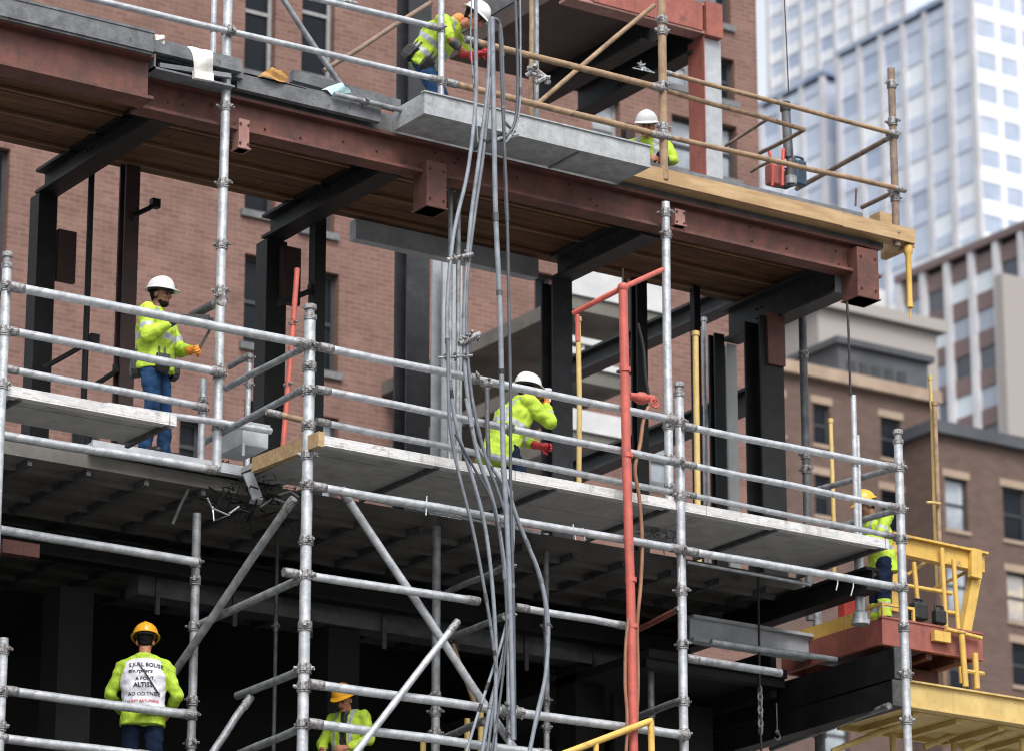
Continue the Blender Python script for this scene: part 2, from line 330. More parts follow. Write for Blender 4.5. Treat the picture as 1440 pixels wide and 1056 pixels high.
WLOC = {}
def link(name, me, parent, loc):
    o = bpy.data.objects.new(name, me); COL.objects.link(o)
    pl = WLOC[parent] if parent else Vector((0, 0, 0))
    WLOC[o] = Vector(loc)
    if parent: o.parent = parent
    o.location = Vector(loc) - pl
    return o
def tag(o, label=None, cat=None, group=None, kind=None):
    if label: o["label"] = label
    if cat: o["category"] = cat
    if group: o["group"] = group
    if kind: o["kind"] = kind
    return o
def thing(name, label, cat, loc, group=None):
    return tag(link(name, None, None, loc), label, cat, group)
def bevel(o, w=0.008, seg=2):
    m = o.modifiers.new("bevel", 'BEVEL'); m.width = w; m.segments = seg; m.limit_method = 'ANGLE'; m.angle_limit = R_(50)
    return o

# ------------------------------------------------------------------ scaffold tubes and their fittings
def wob(p, q, n, amp):
    p, q = Vector(p), Vector(q); out = []
    for i in range(n + 1):
        t = i / n; k = 0 if i in (0, n) else 1
        out.append(p.lerp(q, t) + Vector((random.uniform(-1, 1), random.uniform(-1, 1), random.uniform(-1, 1))) * amp * k)
    return out
def coupler(parent, c, axis, r, big=1.0, m='fitting', name='coupler'):
    """two half shells, a lug, a bolt and a nut round a tube"""
    c, axis = Vector(c), Vector(axis).normalized(); mb = MB()
    L = 0.045 * big
    mb.tube([c - axis * L, c - axis * L * 0.8, c + axis * L * 0.8, c + axis * L], [r * 1.08, r * 1.27 * big, r * 1.27 * big, r * 1.08], 10)
    mb.tube([c - axis * L * 1.25, c - axis * L * 1.05], [r * 1.3, r * 1.3], 10)
    g = random.uniform(0, 6.28)
    side = axis.orthogonal().normalized(); oth = axis.cross(side)
    d = side * math.cos(g) + oth * math.sin(g)
    for sgn in (1, -1):
        dd = d * sgn
        mb.bar(c + dd * r * 1.1, c + dd * (r * 1.75), 0.026 * big, 0.036 * big, up=axis)
        e = axis.cross(dd)
        mb.tube([c + dd * r * 1.6 - e * 0.04 * big, c + dd * r * 1.6 + e * 0.05 * big], 0.009, 6)
        mb.tube([c + dd * r * 1.6 + e * 0.028 * big, c + dd * r * 1.6 + e * 0.042 * big], 0.016, 6)
    return mb.build(name, m, parent, smooth=True, loc=c, sharp=35)
def tube(name, label, cat, p, q, w, m, group=None, clamps=(), caps=0, big=1.0, amp=0.006):
    """one straight tube p->q; w is its diameter in photo pixels (141 px = 1 m at the scaffold)"""
    p, q = Vector(p), Vector(q); r = w / 141.0 / 2
    n = max(3, int((q - p).length / 0.7))
    o = MB().tube(wob(p, q, n, amp), r, 14).build(name, m, smooth=True, loc=p)
    tag(o, label, cat, group)
    d = (q - p).normalized()
    for t in clamps: coupler(o, p.lerp(q, t), d, r, big)
    for k in range(caps):
        e = p if k == 0 else q; s = d if k == 0 else -d
        MB().tube([e - s * 0.012, e + s * 0.02, e + s * 0.13, e + s * 0.15], [r * 1.08, r * 1.16, r * 1.16, r * 1.03], 12).build('end_collar', 'fitting', o, smooth=True, loc=e)
    return o
def standard(label, px, py, Y, zb, w=14, m='galv', clamps=(), name='scaffold_pole', group='upright scaffold poles', spigot=True, zt=None, lean=(0, 0)):
    """upright pole whose top is seen at (px, py)"""
    p = PY(px, py, Y)
    if zt: p.z = zt
    q = Vector((p.x + lean[0], p.y + lean[1], zb)); r = w / 141.0 / 2
    n = max(3, int((p - q).length / 0.8))
    o = MB().tube(wob(q, p, n, 0.004), r, 14).build(name, m, smooth=True, loc=q)
    tag(o, label, 'scaffold pole', group)
    for z in clamps: coupler(o, q.lerp(p, (z - q.z) / (p.z - q.z)), (0, 0, 1), r, 1.0)
    if spigot:
        MB().tube([p + Vector((0, 0, z)) for z in (-0.02, 0.03, 0.035, 0.09, 0.095, 0.14, 0.15)], [r * 1.2, r * 1.25, r * 0.85, r * 0.85, r * 1.2, r * 1.15, r * 0.8], 12).build('spigot_cap', 'fitting', o, smooth=True, loc=p)
    return o
def cable(name, label, cat, pts, Y, w, m, group=None, r=None, parent=None):
    P = [PY(x, y, Y) if not isinstance(y, tuple) else PY(x, y[0], y[1]) for x, y in pts]
    # Catmull-Rom through the points
    out = []
    for i in range(len(P) - 1):
        a, b, c, d = P[max(i - 1, 0)], P[i], P[i + 1], P[min(i + 2, len(P) - 1)]
        for k in range(6):
            t = k / 6
            out.append(0.5 * ((2 * b) + (c - a) * t + (2 * a - 5 * b + 4 * c - d) * t * t + (3 * b - a - 3 * c + d) * t ** 3))
    out.append(P[-1])
    o = MB().tube(out, w / 141 / 2, 10).build(name, m, parent, smooth=True, loc=P[-1])
    return tag(o, label, cat, group)
# ================================================================== THE SETTING
mat('primer_shaded', (0.050, 0.022, 0.020), (0.026, 0.013, 0.012), rough=0.65, scale=4, bump=0.15)  # red primer with the shade under the floors put into its colour
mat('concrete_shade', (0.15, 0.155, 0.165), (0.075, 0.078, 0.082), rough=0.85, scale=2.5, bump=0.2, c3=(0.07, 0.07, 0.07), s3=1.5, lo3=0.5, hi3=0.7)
mat('soffit_dark', (0.075, 0.050, 0.043), (0.05, 0.034, 0.03), rough=0.8, scale=3, bump=0.1)
tag(MB().add([(-1500, -1500, 0), (1500, -1500, 0), (1500, 1500, 0), (-1500, 1500, 0)], [(0, 1, 2, 3)]).build('ground', 'asphalt', loc=(0, 0, 0)), kind='structure')
tag(MB().box((-60, 20.0, 0.004), (120, 110, 0.13)).build('pavement', 'pavement'), kind='structure')  # unseen; widened to bounce more light onto the deck undersides
mb = MB()
for k in range(24): mb.box((-60 + k * 7, 12.0, 0.002), (-57 + k * 7, 12.15, 0.006))
tag(mb.build('road_markings', 'road_paint'), kind='structure')

def wall_grid(mb, P0, ex, W_, H_, holes, nrm, depth=0.3, back=6.0):
    """front face of a building with real openings, reveals, sides, back and roof.  ex runs along the front, nrm points out."""
    P0, ex, nrm = Vector(P0), Vector(ex), Vector(nrm); ez = Vector((0, 0, 1))
    xs = sorted({0, W_} | {h[0] for h in holes} | {h[1] for h in holes}); zs = sorted({0, H_} | {h[2] for h in holes} | {h[3] for h in holes})
    def q(a, b, c, d): mb.add([a, b, c, d], [(0, 1, 2, 3)])
    at = lambda x, z, dd=0.0: P0 + ex * x + ez * z - nrm * dd
    for i in range(len(xs) - 1):
        for j in range(len(zs) - 1):
            cx, cz = (xs[i] + xs[i + 1]) / 2, (zs[j] + zs[j + 1]) / 2
            if any(h[0] < cx < h[1] and h[2] < cz < h[3] for h in holes): continue
            q(at(xs[i], zs[j]), at(xs[i + 1], zs[j]), at(xs[i + 1], zs[j + 1]), at(xs[i], zs[j + 1]))
    for x0, x1, z0, z1 in [h[:4] for h in holes]:
        for (a, b) in (((x0, z0), (x1, z0)), ((x1, z0), (x1, z1)), ((x1, z1), (x0, z1)), ((x0, z1), (x0, z0))):
            q(at(*a), at(*a, depth), at(*b, depth), at(*b))
    q(at(0, 0), at(0, H_), at(0, H_, back), at(0, 0, back)); q(at(W_, 0), at(W_, 0, back), at(W_, H_, back), at(W_, H_))
    q(at(0, H_), at(W_, H_), at(W_, H_, back), at(0, H_, back)); q(at(0, 0, back), at(0, H_, back), at(W_, H_, back), at(W_, 0, back))
def window(parent, x0, x1, z0, z1, Y, pane='pane_dark', frame='frame_dark', sill='stone_trim', t=0.07, lintel=None):
    """sash window set 0.16 m into a wall that faces -Y"""
    y = Y + 0.16; mb = MB()
    mb.box((x0, y, z0), (x0 + t, y + 0.08, z1)).box((x1 - t, y, z0), (x1, y + 0.08, z1))
    mb.box((x0 + t, y, z0), (x1 - t, y + 0.08, z0 + t)).box((x0 + t, y, z1 - t), (x1 - t, y + 0.08, z1))
    zm = (z0 + z1) / 2; mb.box((x0 + t, y + 0.01, zm - t / 2), (x1 - t, y + 0.07, zm + t / 2))
    w = mb.build('window', frame, parent)
    MB().box((x0 + t, y + 0.045, z0 + t), (x1 - t, y + 0.06, zm - t / 2)).box((x0 + t, y + 0.03, zm + t / 2), (x1 - t, y + 0.04, z1 - t)).build('pane', pane, w)
    MB().box((x0 - 0.08, Y - 0.07, z0 - 0.13), (x1 + 0.08, Y + 0.155, z0)).build('sill', sill, w)
    if lintel: MB().box((x0 - 0.12, Y - 0.03, z1 + 0.003), (x1 + 0.12, Y + 0.10, z1 + lintel)).build('lintel', sill, w)

# ---- tall pink brick building behind the steel frame
YW = 56.0
bx0, bx1 = PY(-160, 500, YW).x, PY(1067, 200, YW).x
bt = thing('brick_building', 'tall pinkish brick building with dark sash windows right behind the steel frame', 'building', ((bx0 + bx1) / 2, YW, 0))
wins = [(345, 388, -75, 104, 0, 1), (425, 471, -75, 108, 0, 1), (345, 388, 180, 300, 0, 0), (425, 471, 190, 325, 0, 0), (343, 386, 360, 486, 0, 0),
        (440, 476, 382, 522, 0, 0), (343, 386, 565, 668, 0, 0), (440, 476, 585, 700, 1, 0), (833, 872, 140, 215, 1, 1), (938, 974, 55, 122, 1, 1),
        (945, 985, 165, 240, 1, 0), (1009, 1033, 82, 142, 0, 0), (1003, 1027, -30, 34, 0, 0), (1013, 1037, 176, 252, 1, 0), (-25, 11, 205, 400, 0, 0),
        (252, 284, 590, 660, 0, 0), (752, 777, 384, 505, 0, 0), (915, 948, 610, 680, 1, 0), (960, 990, 300, 380, 0, 0), (100, 140, 590, 690, 0, 0)]
holes, wl = [], []
for x0, x1, y0, y1, blind, pale in wins:
    a, b = PY((x0), (y0 + y1) / 2, YW), PY(x1, (y0 + y1) / 2, YW); c, d = PY((x0 + x1) / 2, y1, YW), PY((x0 + x1) / 2, y0, YW)
    holes.append((a.x - bx0, b.x - bx0, c.z, d.z)); wl.append((a.x, b.x, c.z, d.z, blind, pale))
for zz in range(3):                                     # lower storeys, hidden by the scaffold
    for xx in range(4): holes.append((1.5 + xx * 3.8, 2.7 + xx * 3.8, 2 + zz * 4.0, 4.2 + zz * 4.0))
mb = MB(); wall_grid(mb, (bx0, YW, 0), (1, 0, 0), bx1 - bx0, 36.0, holes, (0, -1, 0), 0.28, 9.0)
mb.build('wall', 'brick_pink', bt, loc=(bx0, YW, 0))
for x0, x1, z0, z1, blind, pale in wl:
    window(bt, x0, x1, z0, z1, YW, 'pane_blind' if blind else 'pane_dark', 'frame_pale' if pale else 'frame_dark', 'concrete_dark')
for h in holes[len(wl):]: window(bt, bx0 + h[0], bx0 + h[1], h[2], h[3], YW)
MB().box((bx0 - 0.25, YW - 0.3, 36.0), (bx1 + 0.25, YW + 9.2, 36.6)).build('parapet', 'stone_trim', bt)

# ---- pale concrete balconies in front of it
for lab, px0, px1, ya, yb, kind in (('pale concrete balcony parapet just under the upper floor, topmost of three', 800, 942, 372, 418, 0),
                                    ('pale balcony with three open rails, middle one of the three seen between the steel columns', 800, 884, 470, 515, 1),
                                    ('pale concrete balcony parapet lowest of three, behind the red standpipe', 800, 884, 572, 603, 0)):
    Yb = 50.0; a, b = PY(px0, ya, Yb), PY(px1, ya + 0.2 * (px1 - px0), Yb); h = (yb - ya) / 5358 * 60 * 1.05
    z0 = b.z - h
    t = thing('balcony', lab, 'balcony', ((a.x + b.x) / 2, Yb, z0), 'balconies on the brick building')
    MB().box((a.x, Yb + 0.05, z0 - 0.25), (b.x, YW, z0)).build('floor', 'dark_under', t)
    if kind == 0: MB().box((a.x, Yb, z0), (b.x, Yb + 0.16, z0 + h)).build('parapet', 'concrete_pale', t)
    else:
        for k in range(3): MB().box((a.x, Yb, z0 + k * h / 2.6), (b.x, Yb + 0.06, z0 + k * h / 2.6 + 0.11)).build('rail', 'concrete_pale', t)
        mb = MB()
        for k in range(5):
            xx = a.x + 0.05 + k * (b.x - a.x - 0.1) / 4; mb.box((xx - 0.03, Yb + 0.061, z0), (xx + 0.03, Yb + 0.12, z0 + h))
        mb.build('post', 'concrete_pale', t)

# ---- brown brick buildings on the right
def brown(label, px0, px1, ytop, D, wl, back=14, cornice=True, far=None):
    Y = PD((px0 + px1) / 2, ytop, D).y; a, b = PY(px0, ytop, Y), PY(px1, ytop, Y); H = PY((px0 + px1) / 2, ytop, Y).z
    t = thing('brick_building', label, 'building', ((a.x + b.x) / 2, Y, 0), 'old brown brick buildings')
    hs_, ww = [], []
    for x0, x1, y0, y1, pn in wl:
        p, q = PY(x0, (y0 + y1) / 2, Y), PY(x1, (y0 + y1) / 2, Y); z0, z1 = PY((x0 + x1) / 2, y1, Y).z, PY((x0 + x1) / 2, y0, Y).z
        hs_.append((p.x - a.x, q.x - a.x, z0, z1)); ww.append((p.x, q.x, z0, z1, pn))
    mb = MB(); wall_grid(mb, (a.x, Y, 0), (1, 0, 0), b.x - a.x, H, hs_, (0, -1, 0), 0.3, back)
    mb.build('wall', 'brick_brown', t, loc=(a.x, Y, 0))
    for x0, x1, z0, z1, pn in ww: window(t, x0, x1, z0, z1, Y, pn, 'frame_dark', 'stone_trim', 0.1, 0.28)
    if cornice: MB().box((a.x - 0.2, Y - 0.3, H), (b.x + 0.2, Y + back, H + 0.45)).build('parapet', 'roof_grey' if cornice == 2 else 'stone_trim', t)
    return t, a, b, Y, H
bt1, a1, b1, Y1, H1 = brown('old brown brick building under a grey rooftop plant room', 1040, 1311, 540, 140,
    [(1144, 1167, 568, 625, 'pane_dark'), (1239, 1267, 588, 645, 'pane_dark'), (1146, 1169, 668, 725, 'pane_dark'), (1240, 1269, 690, 748, 'pane_dark'),
     (1146, 1172, 900, 955, 'pane_blind'), (1243, 1270, 900, 960, 'pane_blind'), (1240, 1268, 795, 850, 'pane_blind'), (1160, 1195, 1005, 1060, 'pane_blind'), (1080, 1102, 556, 610, 'pane_dark')], cornice=True)
bt2, a2, b2, Y2, H2 = brown('lower brown brick building at right with pale and dark sash windows', 1312, 1560, 634, 142,
    [(1330, 1361, 672, 745, 'pane_blind'), (1411, 1443, 686, 760, 'pane_dark'), (1333, 1364, 786, 860, 'pane_blind'), (1417, 1448, 805, 874, 'pane_warm'), (1424, 1455, 905, 965, 'pane_dark'),
     (1335, 1366, 905, 975, 'pane_dark'), (1490, 1522, 700, 770, 'pane_dark')], cornice=2)
# plant room and low penthouse on the roof of the first
p0, p1 = PD(1180, 540, 146), PD(1304, 560, 146)
Yp = p0.y
t = thing('plant_room', 'dark grey plant room on the roof of the brown brick building', 'plant room', ((p0.x + p1.x) / 2, Yp, H1))
MB().box((p0.x, Yp, H1 + 0.46), (PY(1306, 560, Yp).x, Yp + 7, PY(1180, 484, Yp).z)).build('wall', 'roof_grey', t)
mb = MB()
zt = PY(1180, 484, Yp).z
for k in range(5): mb.box((p0.x + 0.4 + k * 0.62, Yp - 0.06, zt - 1.1), (p0.x + 0.8 + k * 0.62, Yp - 0.002, zt - 0.6))
mb.build('louvre', 'frame_dark', t)
MB().box((p0.x - 0.2, Yp - 0.2, zt), (PY(1306, 560, Yp).x + 0.2, Yp + 7.2, zt + 0.25)).build('roof', 'roof_grey', t)
def block(name, label, cat, pxl, pxr, ytop, D, depth, m, name2='wall', cap=1):
    Y = PD(pxl, ytop, D).y; a, b = PY(pxl, ytop, Y), PY(pxr, ytop, Y)
    t = thing(name, label, cat, ((a.x + b.x) / 2, Y, 0))
    MB().box((a.x, Y, 0), (b.x, Y + depth, a.z)).build(name2, m, t)
    if cap: MB().box((a.x - 0.4, Y - 0.4, a.z), (b.x + 0.4, Y + depth + 0.4, a.z + 0.6)).build('parapet', m, t)
    return t, a, b, Y
t, a, b, Y = block('beige_building', 'plain beige stone building behind the grey plant room', 'building', 1150, 1316, 432, 185, 16, 'beige_wall')
mb = MB()
for k in range(4): mb.box((a.x + 1 + k * 1.5, Y - 0.1, a.z - 2.2), (a.x + 1.8 + k * 1.5, Y - 0.004, a.z - 1.3))
mb.build('vent', 'roof_grey', t)
MB().box((a.x + 0.8, Y + 1.5, a.z + 0.6), (b.x - 2, Y + 9, a.z + 2.3)).build('penthouse', 'concrete_pale', t)
block('beige_tower', 'blank beige tower cut off by the right edge, beside the white fins', 'building', 1409, 1600, 384, 240, 0.8, 'beige_wall', cap=0)

# ---- towers with fins: we see their side wall (X = const) running away to the left, and the front wall of the nearest glass one
def side_tower(label, name, px_near, px_far, ytop_near, D, cw, fl, mats, depth_front=30.0, fin=0.55, spand=0.42, fin_d=0.4, cat='tower', front=None, Xp=None):
    c = PX(px_near, ytop_near, Xp) if Xp else PD(px_near, ytop_near, D); X, Y0, Z1 = c.x, c.y, c.z
    Y1_ = PX(px_far, ytop_near + 0.45 * (px_near - px_far), X).y
    nf = max(1, round((Y1_ - Y0) / cw)); Y1_ = Y0 + nf * cw
    t = thing(name, label, cat, (X + depth_front / 2, (Y0 + Y1_) / 2, 0))
    MB().box((X, Y0, 0), (X + depth_front, Y1_, Z1)).build('glass_wall', mats[0], t, loc=(X + 1.3, Y0 - 1.3, Z1 - 40 * fl))
    nfl = int(Z1 / fl)
    mb, mf = MB(), MB()
    for k in range(nfl + 1):
        z = Z1 - k * fl
        if z < 20: break
        mb.box((X - 0.12, Y0 + 0.01, z - fl * spand), (X + 0.05, Y1_ - 0.01, z - 0.01))
        if front: mf.box((X + 0.06, Y0 - 0.12, z - fl * front[1]), (X + depth_front, Y0 + 0.05, z - 0.01))
    mb.build('spandrels', mats[1], t)
    if front: mf.build('spandrels', front[0], t)
    mb = MB()
    for k in range(nf + 1):
        mb.box((X - fin_d, Y0 + k * cw - fin / 2, 0), (X + 0.04, Y0 + k * cw + fin / 2, Z1 + 0.4))
    mb.build('fins', mats[2], t)
    if front:
        MB().box((X + .05, Y0 - .03, 0), (X + depth_front - .05, Y0 - .004, Z1 - .05)).build('front_glass', 'glass_front', t, loc=(X, Y0, Z1))
        mb = MB(); n = int(depth_front / front[2])
        for k in range(1, n):
            mb.box((X + k * front[2] - front[3] / 2, Y0 - fin_d, 0), (X + k * front[2] + front[3] / 2, Y0 + 0.04, Z1 + 0.4))
        mb.build('fins', front[0], t)
    MB().box((X - fin_d - 0.1, Y0 - 0.6, Z1 + 0.4), (X + depth_front, Y1_ + 0.3, Z1 + 1.0)).build('roof', mats[3], t)
    return t
side_tower('brown office tower with white vertical fins, in front of the glass tower', 'office_tower', 1476, 1262, 318, 285, 2.9, 3.06,
           ('glass_brown', 'spandrel_brown', 'fin_white', 'spandrel_brown'), 26, 0.6, 0.45, 0.45)
# ---- pale glass towers far behind
XT = PD(1366, -40, 430).x
side_tower('pale blue glass tower with bright white floor bands on its right face', 'glass_tower', 1366, 1338, -40, 430, 4.0, 3.9,
           ('glass_blue', 'spandrel_blue', 'fin_white', 'spandrel_blue'), 60, 0.9, 0.40, 0.4, front=('spandrel_white', 0.44, 3.2, 0.6))
side_tower('lower step of the pale blue glass tower, below the climbing roof edge', 'glass_tower', 1334, 1166, 6, 0, 4.0, 3.9,
           ('glass_blue', 'spandrel_blue', 'fin_white', 'glass_dim'), 14, 0.8, 0.36, 0.4, Xp=XT + .5)
side_tower('lowest step of the pale blue glass tower, next to the brick building', 'glass_tower', 1158, 1040, 112, 0, 4.0, 3.9,
           ('glass_blue', 'spandrel_blue', 'fin_white', 'glass_dim'), 14, 0.8, 0.36, 0.4, Xp=XT + 1.0)
side_tower('brighter glass tower rising behind the stepped one, beside the strip of sky', 'glass_tower', 1262, 1083, -330, 560, 4.0, 3.9,
           ('glass_blue', 'spandrel_white', 'fin_white', 'spandrel_blue'), 30, 0.8, 0.42, 0.4)

# ================================================================== THE STEEL FRAME
def beam(name, label, p, q, w, h, m, group='steel beams', prof='i', cat='beam', t=0.035, up=(0, 0, 1)):
    mb = MB()
    if prof == 'i': mb.ibeam(p, q, w, h, t, 0.03, up)
    else: mb.bar(p, q, w, h, up)
    o = mb.build(name, m, loc=p); tag(o, label, cat, group)
    return o
def column(label, pxl, pxr, y, Y, z0, z1, m, d=None, group='steel columns', prof='i'):
    a, b = PY(pxl, y, Y), PY(pxr, y, Y); w = (b.x - a.x); d = d or w
    sx = w / 1.0
    # the outline seen from the street also shows a little of the side: keep the front face 0.7 of it
    w = sx * (0.62 if prof != 'flat' else 1.0); d = (sx - w) * 1.55 if prof != 'flat' else 0.1
    xc = b.x - w / 2; mb = MB(); p, q = Vector((xc, Y + d / 2, z0)), Vector((xc, Y + d / 2, z1))
    if prof == 'i': mb.ibeam(p, q, w, d, 0.03, 0.035, (0, 1, 0))
    else: mb.bar(p, q, w, d, (0, 1, 0))
    o = mb.build('steel_column', m, loc=p); tag(o, label, 'column', group)
    # base plate with bolts
    MB().box((xc - w * 0.8, Y - 0.09, z0), (xc + w * 0.8, Y + d + 0.09, z0 + 0.03)).build('base_plate', m, o)
    return o, xc, w, d

X_L = 11.0
# upper floor: dark edge, boarded soffit
t = thing('floor_slab', 'upper concrete floor boarded brown underneath, carrying the topmost workers', 'floor', (19.0, 34.0, 16.5))
MB().box((X_L, 33.14, 16.74), (27.25, 35.57, ZU)).build('slab', 'concrete_dark', t)
mb = MB()
for k in range(8):
    y = 33.33 + k * 0.272; dz = random.uniform(-0.006, 0.006)
    xs = X_L
    while xs < 27.2:
        xe = min(27.22, xs + random.uniform(2.2, 3.4)); mb.box((xs, y, 16.64 + dz), (xe - 0.008, y + 0.262, 16.73 + dz)); xs = xe
mb.build('soffit_boards', 'soffit_wood', t)
mb = MB()
for k in range(4): mb.box((X_L, 33.36 + k * 0.62, 16.60), (27.2, 33.40 + k * 0.62, 16.632))
mb.build('soffit_battens', 'batten', t)
# fascia beams
o = beam('fascia_beam', 'rust red fascia beam at upper left, set forward of the long one', (X_L, 32.90, 16.56), (17.24, 32.90, 16.56), 0.30, 0.50, 'primer', 'red fascia beams')
o = beam('fascia_beam', 'long rust red fascia beam under the edge of the upper floor', (17.26, 33.20, 16.53), (27.16, 33.20, 16.53), 0.24, 0.38, 'primer', 'red fascia beams')
mb = MB()
for k in range(26):
    x = 17.6 + random.random() * 9.4; z = 16.39 + random.random() * 0.28; mb.tube([(x, 33.183, z), (x, 33.165, z)], 0.011, 6)
mb.build('bolts', 'primer_shaded', o)
# edge formwork
tag(MB().box((X_L, 32.70, 16.815), (17.20, 32.80, 17.02)).box((X_L, 32.69, 17.02), (17.20, 33.13, 17.045)).box((X_L, 32.72, 16.79), (17.2, 32.9, 16.813)).build('edge_form', 'edge_form'),
    'dark grey slab edge board at upper left above the forward red beam', 'edge board', 'slab edge boards')
tag(MB().box((17.22, 32.82, 16.88), (18.32, 32.92, 17.03)).box((17.22, 32.93, 16.86), (18.4, 33.13, 16.99)).build('edge_form', 'edge_form'),
    'short grey slab edge board beneath the hanging white paper', 'edge board', 'slab edge boards')
tag(MB().box((18.36, 32.99, 16.765), (20.15, 33.07, 16.94)).box((18.36, 33.0, 16.942), (20.15, 33.2, 16.965)).build('edge_form', 'edge_form'),
    'thin grey slab edge board between the white paper and the steel tray', 'edge board', 'slab edge boards')
tag(MB().box((23.6, 33.2, 16.96), (27.0, 33.28, 17.16)).build('edge_form', 'grey_steel'), 'grey kerb strip lying behind the yellow plywood board', 'edge board', 'slab edge boards')
mb = MB()
mb.box((17.28, 32.84, 16.70), (17.30, 33.08, 16.87)).box((17.28, 32.84, 16.70), (18.25, 33.08, 16.72)).bar((17.35, 32.86, 16.75), (18.2, 32.86, 16.82), 0.05, 0.05)
tag(mb.build('steel_bracket', 'grey_steel'), 'bent grey steel bracket where the forward red beam ends', 'bracket')
o = tag(MB().box((23.40, 32.90, 16.80), (26.45, 32.945, 16.975)).box((26.455, 32.905, 16.795), (27.55, 32.95, 16.97)).box((23.4, 32.947, 16.80), (27.5, 33.13, 16.83)).build('plywood_board', 'plywood'),
        'pale yellow plywood edge board at the right end of the upper floor', 'board')
MB().box((27.50, 32.955, 16.76), (27.58, 33.5, 16.99)).build('end_block', 'plywood', o)
tag(MB().box((27.1, 33.0, 17.0), (27.36, 33.2, 17.14)).build('timber_block', 'plywood'), 'small timber block standing at the end of the plywood board', 'timber block')
# transverse beams under the soffit
for lab, x, ye, zc, hh, m in (('black cross beam under the upper floor, leftmost', 17.66, 36.05, 16.49, .29, 'black_steel'), ('black cross beam under the upper floor behind the red stub left of the cables', 20.50, 35.95, 16.49, .29, 'black_steel'),
                  ('dark cross beam under the upper floor that meets the tall standard right of the cables', 24.02, 35.25, 16.47, .31, 'dark_steel'), ('dark cross beam at the right end of the upper floor, with a red stub', 26.80, 35.6, 16.36, .42, 'dark_steel')):
    o = beam('cross_beam', lab, (x, 33.33, zc), (x, ye, zc), 0.26, hh, m, 'cross beams under the upper floor')
    MB().box((x - 0.15, 33.322, zc - hh / 2 - .01), (x + 0.15, 33.328, 16.62)).build('end_plate', 'black_steel' if x < 26 else 'grey_steel', o)
# stubs hanging below the fascia
def stub(label, pxc, yb, Y, w, d, h, m='primer'):
    p = PY(pxc, yb, Y); mb = MB().box((p.x - w / 2, Y, p.z), (p.x + w / 2, Y + d, p.z + h))
    mb.box((p.x - w / 2 - 0.015, Y - 0.015, p.z), (p.x + w / 2 + 0.015, Y + d + 0.015, p.z + 0.02))
    return bevel(tag(mb.build('column_stub', m), label, 'column stub', 'red column stubs'), 0.006)
stub('rust red box stub hanging under the beam just left of the cables', 614, 293, 33.02, 0.26, 0.28, 0.54)
stub('small dull red stub beside the tall pole on the left', 343, 210, 33.06, 0.13, 0.14, 0.34, 'primer_pink')
stub('rust red box stub at the right end of the upper beam', 1222, 420, 33.0, 0.32, 0.30, 0.62)
stub('small timber coloured stub right of the tall pole', 957, 318, 33.05, 0.14, 0.1, 0.2, 'primer_pink')
# steel tray
t = thing('steel_tray', 'grey steel tray hung on the edge of the upper floor where the cables pass', 'tray', (21.9, 32.7, 16.72))
mb = MB()
mb.box((20.37, 32.45, 16.74), (23.36, 32.47, 16.985)).box((20.37, 32.47, 16.74), (20.39, 33.07, 16.985)).box((23.34, 32.47, 16.74), (23.36, 33.07, 16.985)).box((20.39, 32.47, 16.74), (23.34, 33.07, 16.76))
mb.build('pan', 'tray_steel', t)
mb = MB().box((20.355, 32.43, 16.985), (23.375, 32.5, 17.0))
mb.build('lip', 'tray_steel', t)
for k in range(2): MB().box((21.4 + k * 1.0, 32.48, 16.725), (21.43 + k * 1.0, 33.07, 16.738)).build('rib', 'grey_steel', t)
# pale edge beam behind
beam('edge_beam', 'pale grey edge beam along the back of the upper floor', (PY(496, 292, 35.5).x, 35.49, 16.50), (23.85, 35.49, 16.50), 0.14, 0.24, 'pale_steel', prof='box')

# columns between the middle and upper floors
bz, tz = 8.0, 16.27
o, xc, w, d = column('black steel column at far left with a grey plate fixed near its top', 33, 76, 420, 35.95, 12.5, 16.33, 'black_steel', prof='box')
MB().box((xc + w / 2 + 0.02, 35.95 - 0.02, 15.35), (xc + w / 2 + 0.24, 35.99, 15.95)).build('side_plate', 'primer_shaded', o)
column('dark reddish column behind the worker in the white helmet', 160, 192, 420, 35.25, 12.5, 16.63, 'primer_shaded')
o, xc, w, d = column('black steel column with a red stub, left of the salmon coloured pole', 356, 402, 450, 35.85, 12.5, 16.33, 'black_steel', prof='box')
MB().box((xc + w * 0.1, 35.76, PY(390, 425, 35.8).z), (xc + w * 0.1 + 0.24, 35.845, PY(390, 345, 35.8).z)).build('red_stub', 'primer_shaded', o)
column('slim black column right of the salmon coloured pole', 432, 457, 450, 35.3, 12.5, 16.63, 'black_steel', prof='box')
column('tall black and grey column left of the cable bundle', 553, 604, 450, 36.8, 12.5, 22.5, 'dark_steel')
column('pale grey column directly behind the cable bundle', 606, 650, 450, 37.3, 12.5, 17.2, 'pale_steel')
column('dark steel column right of the kneeling worker', 761, 805, 500, 35.15, 12.5, 16.31, 'dark_steel')
column('slim black column behind the red standpipe', 888, 911, 500, 35.3, 12.5, 16.63, 'black_steel')
column('dark column beside the pale one at right', 998, 1020, 550, 35.35, 12.5, 16.14, 'black_steel')
column('pale grey column between two dark ones at right', 1015, 1037, 550, 35.6, 12.5, 16.14, 'concrete_pale')
o, xc, w, d = column('broad black column at right with a red patch near its top', 1052, 1104, 600, 34.5, 12.5, 16.14, 'black_steel')
MB().box((xc - w * 0.25, 34.46, PY(1080, 512, 34.5).z), (xc + w * 0.5, 34.495, PY(1080, 440, 34.5).z)).build('red_patch', 'primer', o)
mb = MB().tube([Vector((PY(127, 300, 35.4).x, 35.4, 16.63)), Vector((PY(127, 300, 35.4).x, 35.4, 12.5))], 0.035, 10)
tag(mb.build('thin_post', 'black_steel', smooth=True), 'thin black post between the two leftmost columns', 'post')
